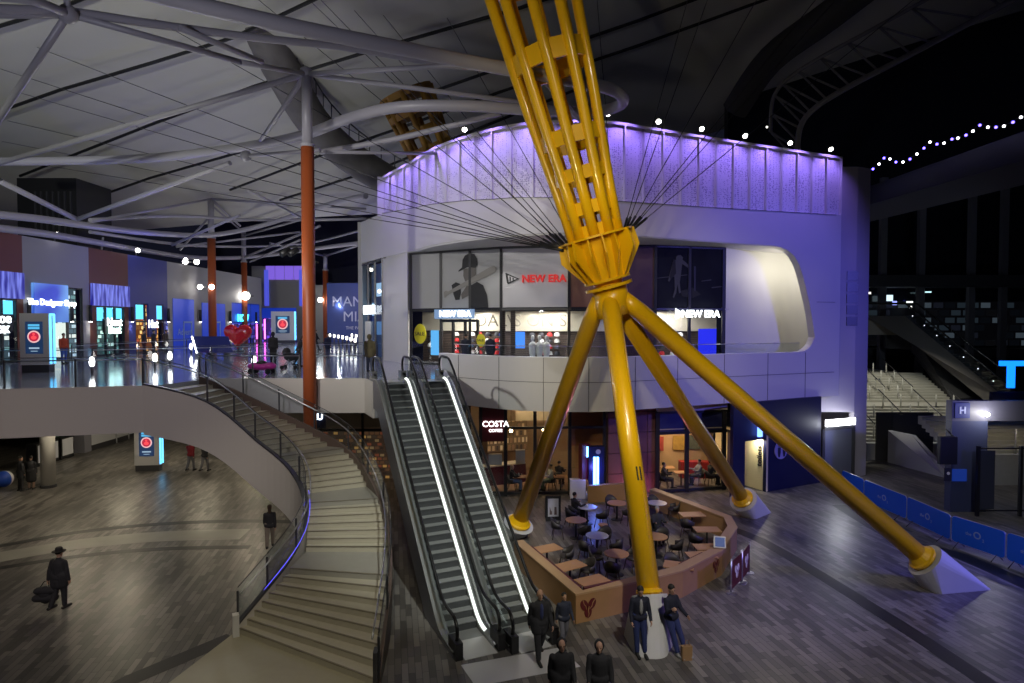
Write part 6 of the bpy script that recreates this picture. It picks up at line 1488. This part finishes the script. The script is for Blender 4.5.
for j in range(8):
    for (x, y, z, nm) in ((22.8+1.2*j, 38.9, 1.2, 0), (22.6+1.0*j, y1+1.9, z1+.15, 1)):
        if x > (31 if nm == 0 else 28.8): continue
        m = M(); m.tube([(x,y,z), (x,y,z+1.0)], .05, 8); m.build('rail_post', mat('post_pale', (.6,.6,.55), .35), ls)
        for s in (3,6,9): m = M(); m.tube([(x,y+s*.34,z+s*.165), (x,y+s*.34,z+s*.165+.95)], .045, 8); m.build('rail_post', MT['post_pale'], ls)
        if j % 2 == 0: m = M(); m.tube([(x,y-.1,z+.95), (x,y+3.6,z+2.72)], .035, 6); m.build('handrail', dsteel, ls)
m = M(); m.prism([(26.0,37.2),(31,33.5),(31.2,33.8),(26.2,37.6)], 0, 1.2); 
m2 = M(); a, b, c_ = P(891,462), P(915,464), P(950,478); hh = 1.9
m2.plate([a, c_, c_+UP*.35, b+UP*1.75, a+UP*1.95], (c_-a).cross(UP), .25); o = m2.build('ramp_wall', mat('ramp_white', (.48,.48,.50), .6)); tag(o, 'low white wall with a sloping top in front of the lit stairs', 'wall')
m = M(); m.add([a+UP*1.9+V((0,.06,0)), c_+UP*1.9+V((0,.06,0)), c_+UP*3.0+V((0,.06,0)), a+UP*3.0+V((0,.06,0))], [(0,1,2,3)]); m.tube([a+UP*3.0+V((0,.06,0)), c_+UP*3.0+V((0,.06,0))], .03, 6); o = m.build('glass_screen', glass); tag(o, 'glass screen standing above the sloping white wall', 'glass screen')
m = M(); m.bbox((22.5,38.08,0), (26.0,38.18,3.0)); struct(m, 'wall_stair', mat('dark_wall', (.06,.06,.065), .6))
# dark escalator descending across the upper right
de = thing('dark_escalator', 'unlit escalator with grey side descending from left to right above the lit stairs', 'escalator', (31,46,3))
e0, e1 = D(905,316,49), D(1010,402,40)
dirv = (e1-e0).normalized(); side = V((dirv.y,-dirv.x,0)).normalized()
dk2 = mat('escalator_side', (.16,.15,.14), .5)
m = M(); m.plate([e0+V((-3,.2,0)), e0, e1, e1-UP*1.1, e0-UP*1.5, e0+V((-3,.2,-1.5))], side, .15); m.build('side_cladding', dk2, de)
m = M(); m.plate([p+V((1.6,1.0,0)) for p in (e0, e1, e1-UP*1.2, e0-UP*1.2)], side, .15); m.build('far_cladding', dk2, de)
m = M(); m.tube([e0+V((-3,.2,1.0)), e0+UP*1.0, e1+UP*1.0], .07, 8); m.tube([e0+V((-1.4,1.2,1.0)), e0+V((1.6,1,1.0)), e1+V((1.6,1,1.0))], .07, 8); m.build('handrail', rubber, de)
m = M(); m.add([e0, e1, e1+UP*1.0, e0+UP*1.0], [(0,1,2,3)]); m.build('glass_balustrade_panel', glass, de)
m = M()
for k in range(20): p = e0.lerp(e1, k/20)+V((.9,.5,-.1)); m.box(tuple(p), (1.5,.6,.25), .55)
m.build('step_band', stepd, de)
m = M()
for k in range(7): p = e0.lerp(e1,.08+k*.13)+UP*.45; m.ball(p+V((0,-.05,0)), .045, 6, 4)
m.build('marker_light', em('marker_dim', (.8,.9,1), 1.5), de)
m = M(); m.plate([D(886,348,49.5), D(912,350,48.5), D(936,382,46), D(952,400,44), D(1005,405,43), D(1005,392,43), D(925,330,48), D(905,318,49.5), D(886,318,49.5)], (0,1,0), .3); o = m.build('stair_slope_wall', mat('charcoal_wall', (.022,.022,.025), .6)); tag(o, 'charcoal sloping wall under the dark escalator', 'wall')  # charcoal by its own colour
# entrance gantry with lettered H sign and pillar
gm = mat('gantry_grey', (.11,.11,.15), .5)
GA = thing('entrance_gantry', 'dark square gantry with a lettered blue sign over the gate at the right edge', 'gantry', P(965,512))
q = P(963,512); Y_G = q.y
def gx(px, Y=None): return (px-512)/F*(Y or Y_G)
zt_, zb_ = D(960,401,Y_G).z, D(960,421,Y_G).z
m = M(); m.bbox((gx(954),Y_G,zb_), (gx(1100),Y_G+.4,zt_)); m.build('beam', gm, GA)
m = M(); m.bbox((gx(954),Y_G,0), (gx(990),Y_G+.4,zb_)); m.build('pillar', mat('pillar_blue', (.05,.06,.12), .5), GA)
m = M(); m.bbox((gx(956),Y_G-.05,D(960,418,Y_G).z), (gx(971),Y_G-.0,D(960,403,Y_G).z)); o = m.build('letter_sign', mat('sign_blue', (.02,.035,.2), .5), GA); text('lettering', 'H', .42, (gx(963.5),Y_G-.06,D(963,410.5,Y_G).z), (1,0,0), UP, mat('letter_pale', (.5,.55,.7), .5, emit=(.5,.55,.8), es=.25), GA, .01, bold=.012)
m = M(); m.bbox((gx(955),Y_G-.06,D(955,481,Y_G).z), (gx(969),Y_G-.0,D(955,469,Y_G).z)); m.build('blue_panel', em('panel_blue', (.01,.06,.5), .35), GA)
m = M(); m.bbox((gx(947),Y_G-.06,D(955,481,Y_G).z), (gx(953.5),Y_G-.0,D(955,468,Y_G).z)); m.build('notice', mat('notice_dark', (.02,.02,.05), .5), GA); m = M(); m.lathe([(.07,0),(.07,.01)], (gx(950.3),Y_G-.065,D(955,473,Y_G).z), 14, (0,-1,0)); m.build('notice_symbol', beanw, GA)
m = M(); m.ball((gx(986.5),Y_G-.15,D(986,414,Y_G).z), .1, 10, 6); o = m.build('gantry_lamp', em('gantry_glow', (1,.97,.9), 30)); tag(o, 'small bright lamp on the front of the gantry beam', 'lamp')
m = M(); m.bbox((gx(935),Y_G-.5,D(940,462,Y_G).z), (gx(952),Y_G-.3,D(940,435,Y_G).z)); m.tube([(gx(950),Y_G-.35,D(940,435,Y_G).z), (gx(950),Y_G+.1,D(940,430,Y_G).z)], .04, 6); o = m.build('display_screen', black); tag(o, 'black switched-off screen mounted on the left of the gantry pillar', 'screen')
# gate beside the pillar
gt = thing('mesh_gate', 'tall dark framed gate panels right of the gantry pillar', 'gate', (gx(995),Y_G-.6,0))
for px in (971, 1013, 1060):
    m = M(); m.box((gx(px),Y_G-.6,1.55), (.12,.12,3.1)); m.build('post', black, gt)
for z in (.25,3.0): m = M(); m.beam((gx(971),Y_G-.6,z), (gx(1060),Y_G-.6,z), .06, .06); m.build('rail', black, gt)
m = M(); m.bbox((gx(971),Y_G-.58,.3), (gx(988),Y_G-.56,2.9)); m.build('panel', mat('gate_panel', (.05,.055,.075), .4), gt)
m = M(); m.add([(gx(988),Y_G-.57,.3), (gx(1060),Y_G-.57,.3), (gx(1060),Y_G-.57,2.9), (gx(988),Y_G-.57,2.9)], [(0,1,2,3)]); m.build('glass', glass, gt)
# second flight seen through the gate, with warm floor
ls2 = thing('lit_stairs', 'pale steps with warm lit floor seen through the gate at the right edge', 'stairs', (gx(1010),Y_G+6,0))
for k in range(9): m = M(); m.bbox((22.2+1.3,Y_G+5+k*.34,max(0,1.6+k*.17-.3)), (34,Y_G+5+(k+1)*.34+.02,1.6+(k+1)*.17)); m.build('step', lit, ls2)
m = M(); m.bbox((23.5,Y_G+4.6,0), (34,Y_G+5,1.6)); m.build('base_wall', concrete, ls2)
for k in range(4): x = 25+1.6*k; m = M(); m.tube([(x,Y_G+4.9,1.6), (x,Y_G+4.9,2.9)], .05, 8); m.build('rail_post', MT['post_pale'], ls2)
# glowing T sign
T0 = D(1013,375,33); t = thing('letter_sign', 'glowing cyan-blue letter sign at the right edge', 'sign', T0)
m = M(); a = D(1001,361,33); b = D(1024,366,33); m.bbox((a.x,33,b.z), (b.x+.25,33.15,a.z)); c = D(1009,366,33); d = D(1015,388,33); m.bbox((c.x,33,d.z), (d.x,33.15,c.z)); m.build('letter', em('neon_cyan', (.005,.16,1), 2.6), t)
m = M(); m.bbox((a.x-.2,33.3,d.z-1.2), (a.x+8,33.5,d.z-.25)); m.build('carrier_rail', mat('backing_navy', (.01,.012,.05), .5), t)
# dark building masses
db = mat('dark_facade', (.025,.026,.034), .6); dcol = mat('dark_column', (.10,.10,.12), .6); dgl = mat('dark_glazing', (.01,.012,.02), .12)
fb = thing('dark_building', 'large unlit building with tall columns and glazing behind the stairs at the right', 'building', (36,56,0))
m = M(); m.bbox((20,58,6.2), (90,59,60)); m.build('glazing', dgl, fb)
m = M(); m.bbox((20,55,5.6), (75,58,6.2)); m.build('floor_slab', db, fb)
for px in (880, 918, 968, 1000, 1040):
    x = (px-512)/F*54; m = M(); m.bbox((x-.27,53.6,0), (x+.27,54.0,21)); m.build('column', dcol, fb)
m = M(); m.bbox((20,53,11.6), (75,55,12.6)); m.build('spandrel', db, fb)
m = M(); m.plate([D(868,205,50), D(1060,150,38), D(1060,176,38), D(868,222,50)], (0,1,0), .4); m.build('eaves', dcol, fb)
m = M(); m.plate([D(868,188,51), D(1060,120,39), D(1060,150,38), D(868,205,50)], (0,1,.3), .4); m.build('roof_edge', db, fb)
m = M(); m.bbox((20,59,0), (75,60,6)); m.build('base_wall', db, fb)
goodsD = goods_mat('dim_goods', [(.002,.002,.003),(.02,.03,.04),(.003,.004,.006),(.06,.08,.1),(.004,.004,.005),(.01,.012,.02)], 1.1, .7, .5)
m = M(); m.bbox((27,57.8,6.4), (48,57.9,10.5)); m.build('dim_shop_window', goodsD, fb)
for px, py, w_, h_, col_ in ((868,293,6,2,(1,.97,.9)), (889,298,8,6,(.55,.75,.85)), (895,303,4,4,(.3,.35,1)), (910,302,6,1.5,(.9,1,.95)), (911,307,2,2,(1,1,.95)), (928,292,7,1.2,(.5,.8,.85)), (918,300,2,1,(.1,.12,1))):
    a, b = D(px-w_/2,py+h_/2,57), D(px+w_/2,py-h_/2,57); m = M(); m.bbox((a.x,57.0,a.z), (b.x,57.1,b.z)); m.build('lit_sign', em('lit_%d' % px, col_, 1.6), fb)
for px, py in ((952,125), (939,189), (1016,167)):
    pass
m = M(); m.bbox((60,10,0), (61,60,25)); struct(m, 'wall_east', db)
# string of fairy lights along the eaves
fl = thing('fairy_lights', 'string of white and violet fairy lights draped along the dark roof edge', 'string lights', D(940,140,42))
pts = [(852,168),(857,170),(862,171),(868,170),(873,168),(879,163),(884,157),(890,158),(896,161),(903,161),(910,158),(917,153),(924,147),(930,141),(937,143),(944,142),(952,138),(958,137),(966,134),(973,130),(980,124),(988,126),(996,126),(1004,125),(1013,121),(1021,116),(1032,116)]
W3 = [D(px,py,50-(px-850)/180*10) for px, py in pts]
m = M(); m.tube(cr_spline(W3, 3), .03, 5); m.build('wire', black, fl)
for i, p in enumerate(W3): m = M(); m.ball(p-UP*.08, .09, 8, 6); m.build('bulb', em('bulb_white', (.95,.93,1), 7) if i % 2 else em('bulb_violet', (.12,.08,1), 9), fl)
for i, (px, py, l) in enumerate(((767,127,'tiny lone lamp in the dark above the crown'), (939,189,'small lamp under the dark roof eaves'), (1022,169,'small lamp at the right edge below the fairy lights'))):
    p = D(px,py,52); m = M(); m.ball(p, .07, 8, 6); o = m.build('small_lamp', em('tiny_glow', (1,.95,.9), 8)); tag(o, l, 'lamp')
# ------------------------------------------------------------------ lamps of the place and added fill lights
EXPO = 0.0
WARM = (1,.86,.62); NEUT = (1,.97,.9); BLUE = (.16,.15,1); VIO = (.32,.2,1)
# unseen fill spots, added: roof fabric, building front, stair
light('SPOT', 'roof_fill', (-20,5,13.5), 10500, (.98,1,.84), .3, (-25,44,25), 1.12, blend=.9)  # added fill for the fabric, hung out of view
light('SPOT', 'roof_fill', (-30,22,14.5), 1100, (.7,.75,1), .3, (-24,70,22), 1.5)
light('SPOT', 'front_fill', (-13,8,15), 8200, NEUT, .3, (-3,30,10), .85, blend=.8)  # no known lamp here; added to brighten the white front
light('SPOT', 'front_fill', (3,4,19), 2600, (1,.96,.93), .3, (3,28,7), .8, blend=.8)
light('SPOT', 'blue_flood', (27,9,13), 12000, BLUE, .3, (14,31,8), .75, blend=.7)
light('SPOT', 'blue_flood', (30,12,12), 17000, BLUE, .3, (18,18,0), .9, blend=.8)
light('SPOT', 'stair_fill', (-2,5,15), 3000, (1,.92,.72), .3, (-6,18,1.5), .75, blend=.7)  # unseen spot put in for the stair treads
light('SPOT', 'mast_fill', (-1,3,14), 4200, (1,.86,.5), .3, (5,21,8.5), .62, blend=.6)  # frontal fill added for the yellow legs and mast
light('SPOT', 'plaza_fill', (6,4,17), 7500, (1,.94,.84), .3, (6,18,0), .85, blend=.9)  # added overhead to lift the people and paving
light('SPOT', 'bridge_fill', (-7,3,12.5), 3600, (1,.88,.92), .3, (-14,22,5), .9, blend=.9)  # added fill for the bridge edge and stringer
light('SPOT', 'escalator_fill', (1,9,15), 6500, (.95,1,.95), .25, (-2,20,3), .6, blend=.7)  # put in to lift the escalator steps, source unseen
light('SPOT', 'canopy_fill', (-10,2,10), 2600, (.85,.85,1), .3, (-8,22,17), 1.2, blend=.9)  # added below the canopy to lighten its near tubes
light('SPOT', 'barrier_fill', (13,10,14), 2600, (.85,.88,1), .3, (18,26,0), .7, blend=.9)  # extra spot added to brighten the blue barriers
light('SPOT', 'mast_top_fill', (-2,7,11), 1500, (1,.85,.5), .25, (2.6,20.5,16), .8, blend=.7)  # added to brighten the upper mast
light('SPOT', 'terrace_violet_fill', (15,11,9), 550, (.7,.3,1), .2, (6.5,18,.5), .55, blend=.8)  # violet fill added for the front of the terrace barrier
light('SPOT', 'terrace_yellow_fill', (-1,9,10), 700, (1,.85,.25), .2, (1.6,19,.5), .4, blend=.8)  # yellow fill added for the left side of the barrier
light('SPOT', 'facade_fill', (27,33,7), 900, (.6,.7,.75), .2, (34,55,14), 1.3, blend=.9)  # faint fill added for the dark columns and eaves
# violet spots washing the crown panels
for i in range(15):
    a, b = cuts[2*i], cuts[2*i+2]; x = (a+b)/2; p, q = sk(x, -.9), sk(x, .1)
    light('SPOT', 'crown_spot', (p.x,p.y,17.75), 260, VIO, .05, (q.x,q.y,15.9), 1.9, blend=.8)
# downlights under the deck and along the mall
for x, y in ((-24,23), (-17,27), (-22,31), (-14,33), (-19,38), (-24,38), (-13,42), (-20,48)):
    light('AREA', 'deck_downlight', (x,y,4.8), 110, WARM, .5, (x,y,0))
for x, y in ((-16,14), (-10,9)):
    light('SPOT', 'plaza_downlight', (x,y,14), 420, WARM, .2, (x-1,y+5,0), 1.0, blend=.9)
for x, y, z, e in ((-10.2,24.0,11.4,120), (-19,52,11.2,420), (-20.0,64,11,500), (-20,72,10.5,350), (-18,36,12.5,260), (-15,30,12,250)):
    light('POINT', 'mall_lamp', (x,y,z), e, NEUT, .15)
light('POINT', 'mall_blue', (-24,44,12.5), 260, BLUE, .15); light('POINT', 'mall_blue', (-14,68,12), 500, BLUE, .15); light('POINT', 'mall_blue', (-20,33,11.6), 150, BLUE, .15)
# interiors
light('AREA', 'shop_light', (-2.6,34.6,9.1), 230, NEUT, 2.5, (-2.6,34.6,0), sy=1.5); light('AREA', 'shop_light', (1.6,33.2,9.1), 230, NEUT, 2.5, (1.6,33.2,0), sy=1.5); light('AREA', 'shop_light', (8.8,33.4,9.1), 110, NEUT, 2.5, (8.8,33.4,0), sy=1.5)
q = cw(520); light('AREA', 'cafe_light', (q.x,q.y+2.2,4.85), 520, (1,.74,.46), 3, (q.x,q.y+2.2,0), sy=2); q = cw(585); light('AREA', 'cafe_light', (q.x,q.y+2.8,4.85), 260, (1,.6,.3), 1.6, (q.x,q.y+2.8,0))
q = W0.lerp(W1,.5); light('AREA', 'restaurant_light', (q.x,q.y+2,3.1), 120, (1,.7,.4), 2, (q.x,q.y+2,0))
light('POINT', 'recess_lamp', (15.0,32.9,11.4), 130, (1,.94,.78), .1); light('SPOT', 'soffit_lamp', (-.8,30.2,12.3), 120, NEUT, .06, (-.8,31.5,6.2), 1.6)
light('POINT', 'door_lamp', (r0.x+.6,r0.y-.6,3.0), 50, (.9,.93,1), .1)
light('AREA', 'restroom_light', (qa.x+.9,qa.y+.9,2.6), 45, (1,.92,.7), .6, (qa.x+.9,qa.y+.9,0))
light('POINT', 'pier_uplight', (CL[1].x-1.2,CL[1].y-.8,.12), 45, (1,.3,.4), .06); light('POINT', 'totem_glow', (P(596,497).x-.1,P(596,497).y-.6,1.4), 30, BLUE, .15)
light('SPOT', 'stairs_lamp', (26,41,11.5), 1800, (1,.96,.82), .15, (26,43,2), 1.5); light('SPOT', 'gate_lamp', (26,Y_G+3,6), 150, WARM, .1, (26,Y_G+5,0), 1.6)
light('POINT', 'gantry_light', (gx(986.5),Y_G-.6,D(986,414,Y_G).z), 60, NEUT, .08)
SC.view_settings.view_transform = 'Standard'; SC.view_settings.look = 'None'; SC.view_settings.gamma = 1
SC.view_settings.use_curve_mapping = False; SC.view_settings.exposure = EXPO
w = bpy.data.worlds.new('night'); SC.world = w; w.use_nodes = True
w.node_tree.nodes['Background'].inputs[0].default_value = (.005,.0055,.011,1); w.node_tree.nodes['Background'].inputs[1].default_value = 1.0
SC.cycles.use_denoising = True; SC.cycles.max_bounces = 6; SC.cycles.transparent_max_bounces = 24
SC.cycles.diffuse_bounces = 3; SC.cycles.glossy_bounces = 3; SC.cycles.caustics_reflective = False; SC.cycles.caustics_refractive = False
SC.cycles.sample_clamp_indirect = 4
